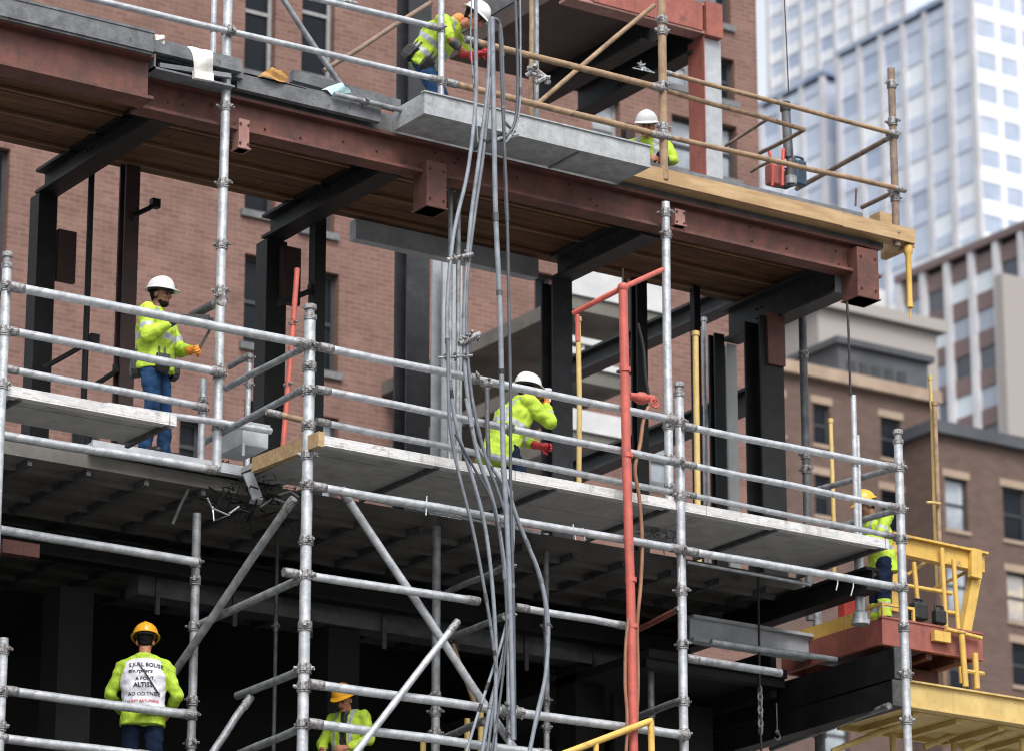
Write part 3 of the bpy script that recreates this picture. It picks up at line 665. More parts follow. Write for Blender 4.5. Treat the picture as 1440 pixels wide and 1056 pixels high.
for lab, p1, p2, X in (('dark grey floor beam of the far bay, upper of two', (800, 528), (1052, 402), 27.0), ('dark grey floor beam of the far bay, lower of two', (795, 682), (1075, 540), 27.2)):
    a, b = PX(*p1, X), PX(*p2, X); z = (a.z + b.z) / 2
    beam('far_beam', lab, (X, b.y, z), (X, a.y, z), 0.24, 0.26, 'dark_steel', 'floor beams of the far bay')
def arm(label, p, q, Y, w, m='black_steel'):
    o = tube('bracket_arm', label, 'bracket', PY(*p, Y), PY(*q, Y + 0.12), w, m, 'bracket arms on the columns'); d = PY(*q, Y + .12)
    MB().box(d - Vector((0.05, 0.04, 0.04)), d + Vector((0.05, 0.04, 0.06))).build('clamp', m, o); return o
arm('short black bracket arm on the reddish column', (186, 306), (218, 288), 35.2, 8)
arm('black bracket arm low on the leftmost column', (60, 518), (132, 478), 35.3, 8)
arm('black bracket arm beside the waist of the worker in jeans', (135, 540), (166, 520), 35.2, 8)
arm('black bracket arm between the two columns left of centre', (392, 428), (440, 408), 35.25, 9)
# upper floor two: red beam, dark soffit, columns
pz = 20.52
t = thing('floor_slab', 'dark underside of the next floor up, in the top right of the frame', 'floor', (25.0, 38.5, pz))
xl = PY(795, -12, 36.3).x
MB().box((xl, 36.45, pz + 0.1), (26.2, 39.0, pz + 0.35)).build('slab', 'soffit_dark', t)
MB().box((xl, 36.3, pz + 0.37), (27.2, 39.1, pz + 0.62)).build('deck', 'concrete_dark', t)
o = beam('fascia_beam', 'bright red fascia beam of the topmost floor at the upper right', (xl, 36.32, 20.70), (27.05, 36.32, 20.70), 0.24, 0.42, 'primer_pink', 'red fascia beams')
MB().box((25.2, 36.185, 20.52), (26.9, 36.198, 20.9)).build('web_plate', 'primer_bright', o)
MB().box((26.94, 36.16, 20.47), (27.2, 36.45, 20.93)).build('end_plate', 'primer_bright', o)
for lab, x in (('black cross beam under the topmost floor, inner one', 26.25), ('black cross beam at the right end of the topmost floor', 26.98)):
    beam('cross_beam', lab, (x, 36.46, 20.50), (x, 39.1, 20.50), 0.26, 0.40, 'black_steel', 'cross beams of the topmost floor')
a, b = PY(980, 150, 36.25), PY(1015, 150, 36.25)
mb = MB(); x0, x1 = a.x + 0.1, b.x
mb.box((x0 + 0.015, 36.25, ZU), (x1, 36.28, 20.46), 0); mb.box((x0, 36.22, ZU), (x0 + 0.014, 36.56, 20.46), 1); mb.box((x0 + 0.015, 36.5, ZU), (x1, 36.53, 20.46), 1)
tag(mb.build('steel_column', ['pale_steel', 'primer_bright']), 'column red on its side and pale grey in front, under the topmost floor', 'column', 'steel columns')
column('dark red and grey column left of the white helmet at upper right', 873, 893, 150, 39.2, ZU, 20.45, 'primer_shaded')

# ---------------------------------------------------------------- middle floor and what is under it
t = thing('floor_slab', 'middle floor of dark ribbed decking on black joists', 'floor', (18.5, 35.5, 12.0))
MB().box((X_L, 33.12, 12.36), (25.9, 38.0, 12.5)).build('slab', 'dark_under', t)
for k in range(21):
    x = 12.2 + k * .66
    MB().box((x, 33.15, 12.29), (x + 0.05, 37.9, 12.355)).build('joist', 'galv_dark', t)
mb = MB()
for k in range(9): mb.box((X_L, 33.4 + k * 0.5, 12.3), (25.85, 33.45 + k * 0.5, 12.358))
mb.build('battens', 'dark_under', t)
beam('edge_beam', 'black edge beam at the right end of the middle floor', (25.82, 31.75, 12.20), (25.82, 37.9, 12.20), 0.2, 0.26, 'black_steel')
beam('floor_beam', 'black floor beam across the shadow under the middle floor', (X_L, 34.9, 12.02), (25.6, 34.9, 12.02), 0.2, 0.26, 'black_steel')
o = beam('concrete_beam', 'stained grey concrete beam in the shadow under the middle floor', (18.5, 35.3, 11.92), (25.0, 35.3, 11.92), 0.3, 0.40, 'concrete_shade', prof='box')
for k in range(7):
    x = 18.7 + k * .95; MB().box((x, 35.12, 11.52), (x + 0.05, 35.148, 12.1)).build('hanger', 'galv_dark', o)
t = thing('building_core', 'interior of the unfinished lower storeys, its darkness painted into the surfaces', 'building', (19.0, 38.2, 0))
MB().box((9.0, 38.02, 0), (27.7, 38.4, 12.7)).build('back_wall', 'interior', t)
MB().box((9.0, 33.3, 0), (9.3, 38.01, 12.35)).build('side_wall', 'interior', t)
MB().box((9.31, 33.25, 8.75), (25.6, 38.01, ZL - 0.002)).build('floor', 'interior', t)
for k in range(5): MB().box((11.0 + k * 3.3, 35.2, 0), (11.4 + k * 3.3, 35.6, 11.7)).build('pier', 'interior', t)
# red lugs under the left part
tag(MB().bar(PY(0, 768, 33.7), PY(52, 776, 33.7), 0.12, 0.14).build('steel_lug', 'primer'), 'rust red steel lug in the shadow at the left edge', 'lug')

# scaffold platforms
def platform(label, x0, x1, y0, y1, z, boards, m_under='deck_under', edge='deck_edge', joist=1.25, eh=0.085):
    t = thing('scaffold_platform', label, 'platform', ((x0 + x1) / 2, (y0 + y1) / 2, z - 0.12), 'scaffold platforms')
    bw = (y1 - y0 - 0.06) / boards; mb = MB()
    for k in range(boards):
        xs = x0 + 0.01
        while xs < x1 - 0.02:
            xe = min(x1 - 0.01, xs + 2.45)
            mb.box((xs, y0 + 0.06 + k * bw, z - 0.06 + random.uniform(-.004, .004)), (xe - 0.012, y0 + 0.06 + (k + 1) * bw - 0.012, z)); xs = xe
    mb.build('deck_boards', m_under, t)
    mb = MB(); xs = x0
    while xs < x1 - 0.01:
        xe = min(x1, xs + 2.45); mb.box((xs, y0, z - eh + 0.01), (xe - 0.01, y0 + 0.035, z + 0.012)).box((xs, y0, z - eh - 0.008), (xe - 0.01, y0 + 0.11, z - eh + 0.008)); xs = xe
    mb.build('edge_trim', edge, t)
    n = max(2, int((x1 - x0) / joist) + 1)
    for k in range(n):
        x = x0 + 0.05 + k * (x1 - x0 - 0.16) / (n - 1)
        MB().box((x, y0 + 0.036, z - 0.11), (x + 0.045, y1, z - 0.066)).build('joist', 'galv_dark', t)
    return t
platform('long grey scaffold platform with bright edge, right of the middle pole', 18.50, 25.90, 31.55, 33.10, 12.60, 4)
platform('short grey scaffold platform cantilevered at the left edge of the picture', 12.0, 16.98, 31.55, 32.44, 12.52, 3)
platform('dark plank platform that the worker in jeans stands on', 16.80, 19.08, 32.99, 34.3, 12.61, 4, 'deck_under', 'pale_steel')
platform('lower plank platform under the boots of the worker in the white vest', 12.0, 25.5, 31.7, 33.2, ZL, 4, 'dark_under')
# yellow timber under the end of the long platform
tag(MB().bar(PX(452, 617, 18.45), PX(358, 654, 18.45), 0.07, 0.15).build('timber_joist', 'plywood'), 'yellow timber joist at the left end of the long platform', 'timber')
# lower right steelwork
for lab, z, x, hh in (('black box beam with a rusty end plate under the red platform', 11.32, 26.28, .34), ('lower black box beam beside the yellow gangway', 10.98, 26.24, .27)):
    o = beam('box_beam', lab, (x, 31.86, z), (x, 38.0, z), 0.22, hh, 'black_steel', 'black beams at lower right', 'box')
    MB().box((x - 0.12, 31.84, z - hh / 2 - .01), (x + 0.12, 31.858, z + hh / 2 + .01)).build('end_plate', 'pouch_grey', o)
a, b = PY(1030, 900, 33.6), PY(1181, 920, 33.6)
beam('grey_beam', 'pale grey steel beam stub pointing at the red platform', (a.x - 0.6, 33.6, b.z + 0.02), (b.x, 33.6, b.z + 0.02), 0.16, 0.30, 'pale_steel')
a = PY(1020, 1020, 35.6)
column('dark post below the black beams at lower right', 1012, 1034, 1030, 35.6, 0, 10.7, 'dark_steel')
column('pale grey post below the black beams at lower right', 1036, 1054, 1030, 36.2, 0, 10.9, 'pale_steel')

t = thing('floor_slab', 'added black panels standing in for deep shade behind the grey tubes at lower right', 'floor', (24, 36, 11.45))  # added to black out the brick behind; the colour stands in for shade
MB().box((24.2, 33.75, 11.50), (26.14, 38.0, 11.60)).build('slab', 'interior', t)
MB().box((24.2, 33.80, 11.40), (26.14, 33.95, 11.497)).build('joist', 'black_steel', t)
MB().box((26.02, 33.9, 11.3), (26.10, 38.0, 11.85)).build('side_wall', 'interior', t)  # added panel, no real wall: fills the gap with painted shade
MB().box((24.6, 35.0, 10.5), (26.0, 35.1, 11.375)).build('shade_panel', 'interior', t)  # added black sheet where there is only shade
column('very slim black column beside the tan pole with the hooked top', 972, 986, 500, 35.2, 12.5, 16.63, 'black_steel', prof='box')

for o in [o for o in list(COL.objects) if o.name.split('.')[0] in ('column_stub', 'cross_beam')]:
    c = WLOC[o]; mb = MB()
    if o.name.startswith('column_stub'):
        xs = [v.co.x for v in o.data.vertices]; ys = [v.co.y for v in o.data.vertices]; h = max(v.co.z for v in o.data.vertices)
        for zz in (.18, .82):
            for xx in (.2, .8): p = c + Vector((min(xs) + (max(xs) - min(xs)) * xx, min(ys) + .016, h * zz)); mb.tube([p, p - Vector((0, .016, 0))], .014, 6)
    else:
        for k in range(2):
            for zz in (-.06, .06):
                for yy in (.12, 1.6): p = c + Vector((-.016, yy + k * .09, zz)); mb.tube([p, p - Vector((.022, 0, 0))], .013, 6)
    mb.build('bolts', 'primer_shaded', o)
# ================================================================== SCAFFOLD
def zat(px, py, Y): return PY(px, py, Y).z
G_P, G_R, G_T, G_B = 'upright scaffold poles', 'guard rails and ledgers', 'cross tubes', 'diagonal braces'
standard('front scaffold pole at the far left edge, beside the short platform', 10, 375, YF, 0, 13, clamps=[zat(8, 402, YF), zat(6, 465, YF), zat(5, 540, YF)])
standard('front scaffold pole with a spigot cap, between the left bay and the long platform', 436, 448, YF, 0, 16, clamps=[zat(435, y, YF) for y in (486, 515, 549, 598, 640, 682, 760, 808, 880, 940, 966, 1018)])
standard('front scaffold pole right of the red standpipe, with a spigot cap', 955, 556, YF, 0, 14, clamps=[zat(960, y, YF) for y in (594, 650, 697, 772, 830, 905, 985, 1030)])
standard('front scaffold pole at the right end, crossing the red platform', 1263, 622, YF, 0, 14, clamps=[zat(1266, y, YF) for y in (657, 715, 757, 824, 880, 945, 1010)])
standard('tall scaffold pole rising past the upper floor, right of the worker in jeans', 322, -60, YI, ZM, 14, spigot=False, clamps=[zat(318, y, YI) for y in (42, 105, 150, 258, 345, 410, 420, 520, 528, 600)])
standard('thin scaffold pole close behind the tall one at the upper floor', 303, -60, YI + 0.35, ZU - 0.1, 9, spigot=False, clamps=[zat(303, 40, YI + 0.35)])
standard('tall paint stained scaffold pole below the plywood board', 936, 285, YI, ZM, 14, spigot=False, clamps=[zat(940, y, YI) for y in (300, 330, 587, 598, 645, 685)])
standard('tan scaffold pole at the right end of the steel tray', 930, -60, YI - 0.05, ZU - 0.1, 14, 'tan_pole', spigot=False, clamps=[zat(926, y, YI) for y in (30, 45, 122, 180, 190)])
standard('grey scaffold pole in front of the bending worker at the top', 621, -60, YI, ZU, 10, spigot=False, clamps=[zat(622, y, YI) for y in (40, 115)])
standard('grey scaffold pole of a pair behind the cables at the top, left one', 747, -60, 33.6, ZU, 8, 'tan_pole', spigot=False, clamps=[zat(747, 100, 33.6)])
standard('grey scaffold pole of a pair behind the cables at the top, right one', 754, -60, 33.75, ZU, 8, 'galv_dull', spigot=False, clamps=[zat(754, 108, 33.75)])
standard('rough brown end pole rising against the glass tower', 1253, 97, YI, zat(1275, 350, YI), 13, 'brown_pole', spigot=False, clamps=[zat(1260, y, YI) for y in (120, 172, 190, 268, 278, 330)])
p = PY(1277, 352, YI)
mb = MB().tube([p + Vector((0, 0, z)) for z in (0.05, 0, -0.05, -0.08, -0.6, -0.72, -0.73, -0.86)], [0.055, 0.06, 0.05, 0.036, 0.034, 0.042, 0.012, 0.008], 12)
tag(mb.build('spike', 'yellow_paint', smooth=True), 'slim yellow spike hanging below the rough end pole', 'spike')
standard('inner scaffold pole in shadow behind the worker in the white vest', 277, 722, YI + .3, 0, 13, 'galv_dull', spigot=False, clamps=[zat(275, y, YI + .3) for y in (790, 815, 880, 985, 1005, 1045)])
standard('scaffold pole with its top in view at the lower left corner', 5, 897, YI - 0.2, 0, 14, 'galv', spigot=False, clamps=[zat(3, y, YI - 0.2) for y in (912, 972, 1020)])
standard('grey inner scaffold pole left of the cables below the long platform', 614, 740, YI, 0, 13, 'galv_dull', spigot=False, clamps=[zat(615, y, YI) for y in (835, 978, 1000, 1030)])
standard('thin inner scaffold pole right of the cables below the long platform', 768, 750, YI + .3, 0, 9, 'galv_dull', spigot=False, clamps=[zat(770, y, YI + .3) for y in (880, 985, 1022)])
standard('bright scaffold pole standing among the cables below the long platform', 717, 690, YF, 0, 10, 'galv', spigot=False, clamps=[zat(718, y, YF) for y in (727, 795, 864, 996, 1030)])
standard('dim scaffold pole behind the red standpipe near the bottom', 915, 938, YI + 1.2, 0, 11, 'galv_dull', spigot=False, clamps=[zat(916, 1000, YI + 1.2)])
standard('thin dark drop rod beneath the left end of the long platform', 391, 720, 34.2, 9.06, 6, 'galv_dark', spigot=False, clamps=[zat(388, 880, 34.2)])
standard('short scaffold pole behind the legs of the worker in jeans', 286, 533, YI + .1, ZM, 11, spigot=False, clamps=[zat(286, y, YI + .1) for y in (565, 575)])
standard('short scaffold pole rising beside the grey box', 351, 498, 34.4, ZM, 8, spigot=False, clamps=[zat(351, y, 34.4) for y in (503, 540, 600)])
standard('dark riser pipe left of the worker in the yellow helmet at right', 1128, 425, 34.6, 12.5, 14, 'galv_dark', spigot=False, clamps=[zat(1138, y, 34.6) for y in (500, 640, 660)])
standard('lower length of the riser pipe at right, under the platform', 1148, 820, 34.6, 10.9, 15, 'galv_dull', spigot=False)
standard('thick grey pipe stub at the bottom right below the black beams', 1152, 1000, 34.0, 9.3, 18, 'galv_dull', spigot=False, clamps=[zat(1153, 1030, 34.0)])
o = standard('slim grey prop hanging through the long platform near its right end', 1200, 556, YF + .55, zat(1210, 868, YF + .55), 9, spigot=False, clamps=[zat(1205, 650, YF + .55)])
q = PY(1210, 874, YF + .55)
mb = MB().tube([q + Vector((0, 0, z)) for z in (0.75, 0.12, 0.1, 0.03, 0.02, -0.03)], [0.052, 0.055, 0.08, 0.085, 0.105, 0.105], 14)
mb.build('jack_foot', 'galv', o, smooth=True)
standard('thin grey pole close beside the hanging prop', 1206, 612, YF + .7, ZM + .02, 6, spigot=False)
# tan and yellow thin poles
for lab, x, y, Y, zb, w, m in (('tan pole with a hooked top, right of the tall stained pole', 978, 470, 33.6, ZM, 10, 'yellow_pale'), ('yellow drop pole hanging from the red standpipe arm', 813, 450, YF + .9, ZM, 8, 'yellow_pale'),
                               ('short tan pole behind the right hand guard rails', 1168, 592, 33.4, ZM, 7, 'yellow_pale'), ('dull yellow pole at right in front of the brown building, left of a pair', 1308, 532, 33.9, 12.9, 6, 'yellow_pale'),
                               ('tan pole at right in front of the brown building, right of a pair', 1314, 568, 33.8, 11.0, 8, 'tan_pole'), ('pinkish thin pole left of the tall pale column at right', 990, 450, 36.0, 12.5, 8, 'galv')):
    p = PY(x, y, Y); o = tag(MB().tube(wob((p.x, Y, zb), p, 5, 0.008), w / 141 / 2, 10).build('thin_pole', m, smooth=True, loc=(p.x, Y, zb)), lab, 'pole', 'thin poles')
    MB().tube([p - Vector((0, 0, .02)), p + Vector((0, 0, .03))], w / 141 / 2 * 1.35, 10).build('end_cap', m, o, smooth=True)
tube('cross_pin', 'small yellow cross pin on the pair of poles at right', 'pin', PY(1303, 706, 33.75), PY(1322, 708, 33.75), 5, 'yellow_pale')

def rail(label, a, b, Y, w=12, m='galv', Yb=None, caps=2, clamps=(), group=G_R, big=1.0, name='guard_rail', cat='rail'):
    return tube(name, label, cat, PY(*a, Y), PY(*b, Yb or Y), w, m, group, clamps, caps, big)
FY = YF - 0.09
rail('top guard rail of the left bay, in front of the worker in jeans', (14, 403), (432, 484), FY, 13)
rail('middle rail of the left bay crossing the waist of the worker in jeans', (6, 464), (313, 524), YI - .09, 12)
rail('third rail of the left bay ending at the short pole', (6, 518), (288, 573), YI - .02, 11)
rail('loose rail with a square cut end crossing the shins of the worker in jeans', (150, 570), (381, 606), YI - .12, 10, caps=0)
rail('ledger under the plank platform at left', (-20, 608), (304, 661), YI - .14, 13)
rail('top guard rail of the long platform, crossing the helmet of the kneeling worker', (450, 488), (950, 591), FY, 12, clamps=(.42,))
rail('middle guard rail of the long platform left of the red standpipe', (446, 547), (952, 650), FY, 11, clamps=(.52,))
rail('bottom guard rail of the long platform left of the red standpipe', (446, 592), (956, 694), YF + .1, 10)
rail('top guard rail at the right end of the long platform', (962, 599), (1258, 657), FY, 11)
rail('middle guard rail at the right end, across the yellow helmet', (962, 652), (1262, 713), FY, 10)
rail('bottom guard rail at the right end of the long platform', (962, 694), (1258, 754), YF + .1, 9)
rail('long ledger just below the platform, left of the third front pole', (440, 683), (957, 772), FY, 12, clamps=(.52,))
rail('long ledger just below the platform at its right end', (964, 774), (1266, 826), FY, 12)
rail('thin rod under the right part of the long platform', (966, 790), (1140, 822), YF + .5, 5, caps=0, m='galv_dull')
rail('thin rod under the left part of the long platform', (470, 693), (760, 750), YF + .5, 4, caps=0, m='galv_dull')
rail('ledger across the dark storey, left piece of the upper one', (400, 804), (672, 845), FY + .1, 12, clamps=(.11,))
rail('ledger across the dark storey, right piece of the upper one', (726, 853), (882, 880), FY + .1, 11)
rail('ledger across the dark storey at the height of the lowest yellow helmet', (436, 961), (966, 1034), FY, 13, clamps=(.5, .54))
rail('lowest ledger crossing the chest of the worker in the dark vest', (434, 1016), (772, 1060), FY, 13)
rail('ledger high above the worker in the white vest', (-20, 741), (277, 790), YI + .2, 13, caps=1)
rail('guard rail across the back of the white vest', (5, 970), (272, 1005), YI - .15, 13)
rail('lowest rail across the legs of the worker in the white vest', (-10, 1036), (210, 1062), YI - .2, 13)
rail('short grey tube under the grey beam stub, upper of two', (1000, 902), (1176, 927), 32.6, 9, 'galv_dull', caps=0)
rail('short grey tube under the grey beam stub, lower of two', (966, 925), (1098, 946), YF + .1, 12, 'galv_dull', caps=1)
rail('short rail at the bottom right of the third front pole', (916, 1025), (966, 1034), FY + .2, 10, 'galv')
# upper guard rails
rail('lower grey rail of the upper floor, left of the bending worker', (100, -8), (618, 113), YI - .09, 10, clamps=(.42,))
rail('upper grey rail running to the bending worker', (415, -8), (618, 40), YI - .09, 10)
rail('long tan rail just above the steel tray', (628, 116), (931, 192), YI - .09, 11, 'tan_pole')
rail('tan rail above the plywood board, continuing past the tan pole', (930, 191), (1272, 268), YI - .09, 9, 'tan_pole')
rail('tan rail behind the cables at chest height of the bending worker', (655, 56), (931, 125), YI - .09, 11, 'tan_pole')
rail('top tan rail reaching the rough end pole', (930, 101), (1262, 190), YI - .05, 8, 'tan_pole')
rail('tan rail at upper right that stops short in the air', (930, 126), (1131, 183), YI + .1, 8, 'tan_pole', caps=0)
rail('thin grey rail at the top edge, left of the bending worker', (440, -10), (500, 6), YI + .5, 8)
def zrail(label, a, b, Ya, Yb, w=10, m='galv_dull', group=G_T, caps=1, name='cross_tube'):
    """tube running back into the building: both ends on their own depth"""
    return tube(name, label, 'cross tube', PY(*a, Ya), PY(*b, Yb), w, m, group, (), caps)
zrail('brown return tube at the end of the air-ended tan rail', (1131, 183), (1068, 216), YI + .1, YI + .95, 7, 'brown_pole', caps=0)
zrail('brown tube slanting back behind the tan rails, left of the drill', (1084, 165), (1020, 206), YI + .5, YI + 1.2, 6, 'brown_pole', caps=0)
zrail('short brown tube lying by the red can', (1088, 224), (1056, 242), YI + .5, YI + .9, 6, 'brown_pole', caps=0)
zrail('brown return tube running back from the rough end pole, upper one', (1258, 190), (1120, 266), YI, YI + 2.0, 9, 'brown_pole')
zrail('brown return tube running back from the rough end pole, lower one', (1266, 267), (1212, 292), YI, YI + .8, 8, 'brown_pole')
zrail('cross tube at the top of the second front pole', (428, 488), (318, 546), YF, YI, 10)
zrail('cross tube at the middle of the second front pole', (428, 546), (286, 622), YF, YI + .35, 10)
zrail('rusty tan stub of tube beside the salmon pole', (376, 579), (432, 592), YF + .1, YF + .05, 9, 'tan_pole', group=None)
zrail('dark cross tube with a sleeve above the tool of the worker in jeans', (312, 424), (270, 444), YI - .05, YI + .6, 13, 'galv_dark')
zrail('short cross tube beside the short pole at the grey box', (350, 500), (322, 516), 34.2, 34.5, 9)
zrail('cross tube under the long platform at the second front pole', (426, 812), (280, 878), YF, YI + .3, 12)
zrail('cross tube left of the second front pole near the bottom', (424, 942), (334, 978), YF, YI, 12)
zrail('lowest cross tube left of the second front pole', (426, 1022), (336, 1060), YF, YI, 12)
zrail('cross tube behind the cables just under the platform', (712, 796), (625, 834), YF, YI, 9)
zrail('cross tube behind the cables in the dark storey', (710, 866), (632, 896), YF, YI, 10)
zrail('cross tube behind the cables near the bottom edge', (682, 1013), (622, 1038), YF, YI, 11)
zrail('rusty red cross tube right of the red standpipe', (956, 855), (897, 885), YF, YI, 9, 'primer_bright')
zrail('grey cross tube right of the red standpipe near the bottom', (962, 983), (895, 1008), YF, YI, 11)
zrail('cross tube at the right end pole, upper one', (1260, 658), (1150, 688), YF, YI + .4, 10)
zrail('cross tube at the right end pole in front of the hi-vis worker', (1262, 717), (1150, 748), YF, YI + .4, 10)
zrail('dark tube lashed along the bottom of the lower black beam', (1250, 992), (1085, 1052), 31.9, 34.8, 10, 'galv_dull')
# braces
def brace(label, a, b, Ya, Yb, w=12, m='galv', caps=1): return tube('brace', label, 'brace', PY(*a, Ya), PY(*b, Yb), w, m, G_B, (), caps)
brace('diagonal brace above the shoulder of the worker in the white vest', (412, 702), (243, 948), YF + .12, YI + .5, 12, 'galv_dull')
brace('long diagonal brace falling to the right under the long platform', (480, 688), (722, 1050), YF + .15, YF + .15, 12)
brace('bright loose brace crossing in front, rising to the right', (643, 874), (497, 1062), YF - .22, YF - .22, 10)
brace('diagonal brace low at left below the cross tube', (352, 980), (296, 1062), YI - .3, YI - .3, 11, 'galv_dull')
brace('grey diagonal brace at the top left of the bending worker', (392, -10), (478, 118), YI + .3, YI + .3, 9, 'galv_dull', 0)
brace('brown diagonal pole behind the bending worker', (455, 100), (606, 4), YI + .9, YI + .9, 8, 'brown_pole', 0)
brace('pale tan diagonal pole in front of the dark soffit', (752, 150), (920, 8), YI + .5, YI + .3, 8, 'tan_pole', 0)
brace('thin dark brace under the plank platform at left', (272, 668), (243, 736), YI + .2, YI + .5, 5, 'galv_dull', 0)
brace('thin tan brace behind the crossing braces', (636, 905), (672, 1000), YI + .1, YI + .1, 7, 'tan_pole', 0)
# bottom edge plank of knee railing
pts = [(786, 1062), (915, 1013), (918, 1064)]
P = [PY(x, y, YF - .3 + i * .02) for i, (x, y) in enumerate(pts)]
o = tag(MB().tube([P[0], P[0].lerp(P[1], .5), P[0].lerp(P[1], .97), P[1], P[1].lerp(P[2], .06), P[2] - Vector((0, 0, .8))], .035, 12).build('yellow_handrail', 'yellow_paint', smooth=True), 'yellow tubular handrail entering at the bottom edge', 'handrail')
a = PY(838, 1042, YF - .29); MB().tube([a, a - Vector((0, 0, .9))], .03, 10).build('post', 'yellow_paint', o, smooth=True)
a, b = PY(533, 1020, 33.4), PY(655, 955, 33.4)
for lab, x, y in (('yellow post in the dark left of the crossing braces', 595, 1040), ('yellow post in the dark right of the crossing braces', 657, 1010), ('yellow post in the dark near the worker in the dark vest', 676, 1000)):
    a = PY(x, y, 33.2); tag(MB().tube([a - Vector((0, 0, .9)), a], .032, 10).build('yellow_post', 'yellow_pale', smooth=True), lab, 'post', 'yellow posts in the dark storey')

# ------------------------------------------------------------------ red standpipe with its arms, hose and valve
Ys = YF - .2
p0, p1 = PY(876, 405, Ys), PY(894, 1070, Ys)
o = tag(MB().tube(wob(Vector((p1.x, Ys, p1.z - 1.6)), p0, 6, .006), 14 / 282, 14).build('red_standpipe', 'red_paint', smooth=True, loc=p1), 'tall salmon red standpipe with a bent arm, in front of the guard rails', 'pipe')
MB().tube([PY(931, 380, YF + .35), p0 + Vector((0, .02, 0)), PY(806, 441, Ys + .55)], .03, 10).build('arm', 'red_paint', o, smooth=True)
MB().ball(p0, .062, 2).build('elbow', 'red_paint', o, smooth=True)
for y in (520, 640, 815, 880): c = PY(876 + (y - 405) * .027, y, Ys); MB().tube([c - Vector((0, 0, .025)), c + Vector((0, 0, .025))], .062, 14).build('pipe_joint', 'red_paint', o, smooth=True)
a = PY(812, 443, Ys + .5); MB().tube([a, a - Vector((0, 0, .3))], .024, 10).build('drop', 'red_paint', o, smooth=True)
# valve
c = PY(902, 560, YF + .1)
o = thing('hose_valve', 'red hose valve hanging behind the standpipe', 'valve', c)
MB().ball(c, (.10, .08, .07), 2).tube([c - Vector((.16, 0, .0)), c + Vector((.15, 0, .02))], .04, 10).build('valve_body', 'red_paint', o, smooth=True)
mb = MB(); w0 = c + Vector((.1, -.1, -.06))
mb.tube([w0 + Vector((.048 * math.cos(g), 0, .048 * math.sin(g))) for g in [i * math.pi / 8 for i in range(17)]], .012, 6).bar(w0 - Vector((.045, 0, 0)), w0 + Vector((.045, 0, 0)), .012, .012).bar(w0 - Vector((0, 0, .045)), w0 + Vector((0, 0, .045)), .012, .012, up=(0, 1, 0))
mb.build('hand_wheel', 'red_paint', o, smooth=True)
cable('hose', 'red hose looping down from the valve behind the standpipe', 'hose', [(912, 572), (905, 590), (900, 625), (893, 660), (899, 700), (903, 760), (901, 820), (896, 880), (897, 960), (893, 1064)], YF - .08, 6, 'hose_tan', 'hoses by the standpipe')
cable('hose', 'tan hose hugging the left side of the red standpipe low down', 'hose', [(884, 870), (880, 905), (879, 960), (882, 1010), (880, 1064)], YF - .26, 5, 'hose_tan', 'hoses by the standpipe')
cable('hose', 'black hose hanging beside the slim black column', 'hose', [(897, 455), (905, 490), (908, 530), (914, 565)], 33.5, 5, 'rubber', 'hoses by the standpipe')
cable('rod', 'thin black rod between the upper floor and the standpipe', 'rod', [(876, 378), (876, 408)], Ys, 2, 'rubber')
# salmon pole at left
o = tube('salmon_pole', 'thin salmon red pole leaning beside the red stub column', 'pole', PY(396, 650, YI + .2), PY(418, 378, YI + .2), 8, 'red_paint', None, (.4, .72), 0, .6)

# ------------------------------------------------------------------ cables
K = 'cables of the hanging bundle'
Yc = YF - .3; T = 32.35
def cb(label, pts, w=7, m='cable_grey'):
    # in front of the steel tray at the top, hanging straight on in front of the rails
    o = cable('cable', label, 'cable', pts, Yc + random.uniform(-.06, .06), w * random.uniform(.62, .88), m, K)
    me = o.data; nr = len(me.vertices) // 10; mb = MB(); r = (me.vertices[0].co - me.vertices[5].co).length / 2
    ring = lambda i: sum((me.vertices[i * 10 + k].co for k in range(10)), Vector()) / 10 + WLOC[o]
    for i in random.sample(range(2, nr - 3), min(3, nr - 6)):          # tape and ties
        a, b = ring(i), ring(i + 1); d = (b - a).normalized(); mb = MB().tube([a, a + d * random.choice((.03, .05, .09))], r * 1.18 + .001, 10)
        mb.build('tape_wrap', random.choice(('rubber', 'cable_dark', 'cable_mid')), o, smooth=True)
    return o
cb('light grey cable leftmost at the top, sweeping left and back to the bottom', [(669, -20), (669, 60), (669, 140), (658, 240), (638, 330), (629, 430), (631, 520), (642, 600), (664, 670), (682, 740), (692, 820), (697, 900), (697, 980), (696, 1070)], 8)
cb('light grey cable second from left at the top, ending in the tangle at the platform', [(689, 30), (686, 120), (674, 220), (662, 310), (655, 400), (652, 480), (658, 560), (672, 640), (692, 700), (706, 770), (714, 850), (708, 920), (690, 990), (676, 1070)], 8)
cb('grey cable close beside the second one, joining it at the wall', [(690, 110), (680, 215), (668, 300), (658, 385), (656, 470), (664, 560), (682, 640), (700, 690), (714, 740), (719, 830), (712, 905), (696, 980), (684, 1070)], 6, 'cable_mid')
cb('blue grey cable hanging almost straight, left one of two', [(692, 25), (694, 140), (697, 300), (703, 430), (706, 560), (708, 650), (714, 760), (718, 880), (722, 1040)], 9, 'cable_grey')
cb('dark cable hanging almost straight, right one of two', [(703, 40), (707, 150), (713, 300), (716, 450), (718, 560), (718, 680), (721, 800), (723, 920), (724, 1040)], 6, 'cable_dark')
cb('pair cable looped over the top rail right of the bundle', [(724, -20), (727, 60), (728, 130), (724, 172), (712, 192), (698, 198)], 6, 'cable_dark')
cb('second cable of the looped pair at the top', [(731, -20), (732, 60), (731, 150), (722, 186), (708, 204)], 4)
cb('thin grey cable hooked over at the top between the two straight ones', [(692, 26), (700, 30), (705, 48), (707, 100), (709, 200), (712, 300)], 6, 'cable_mid')
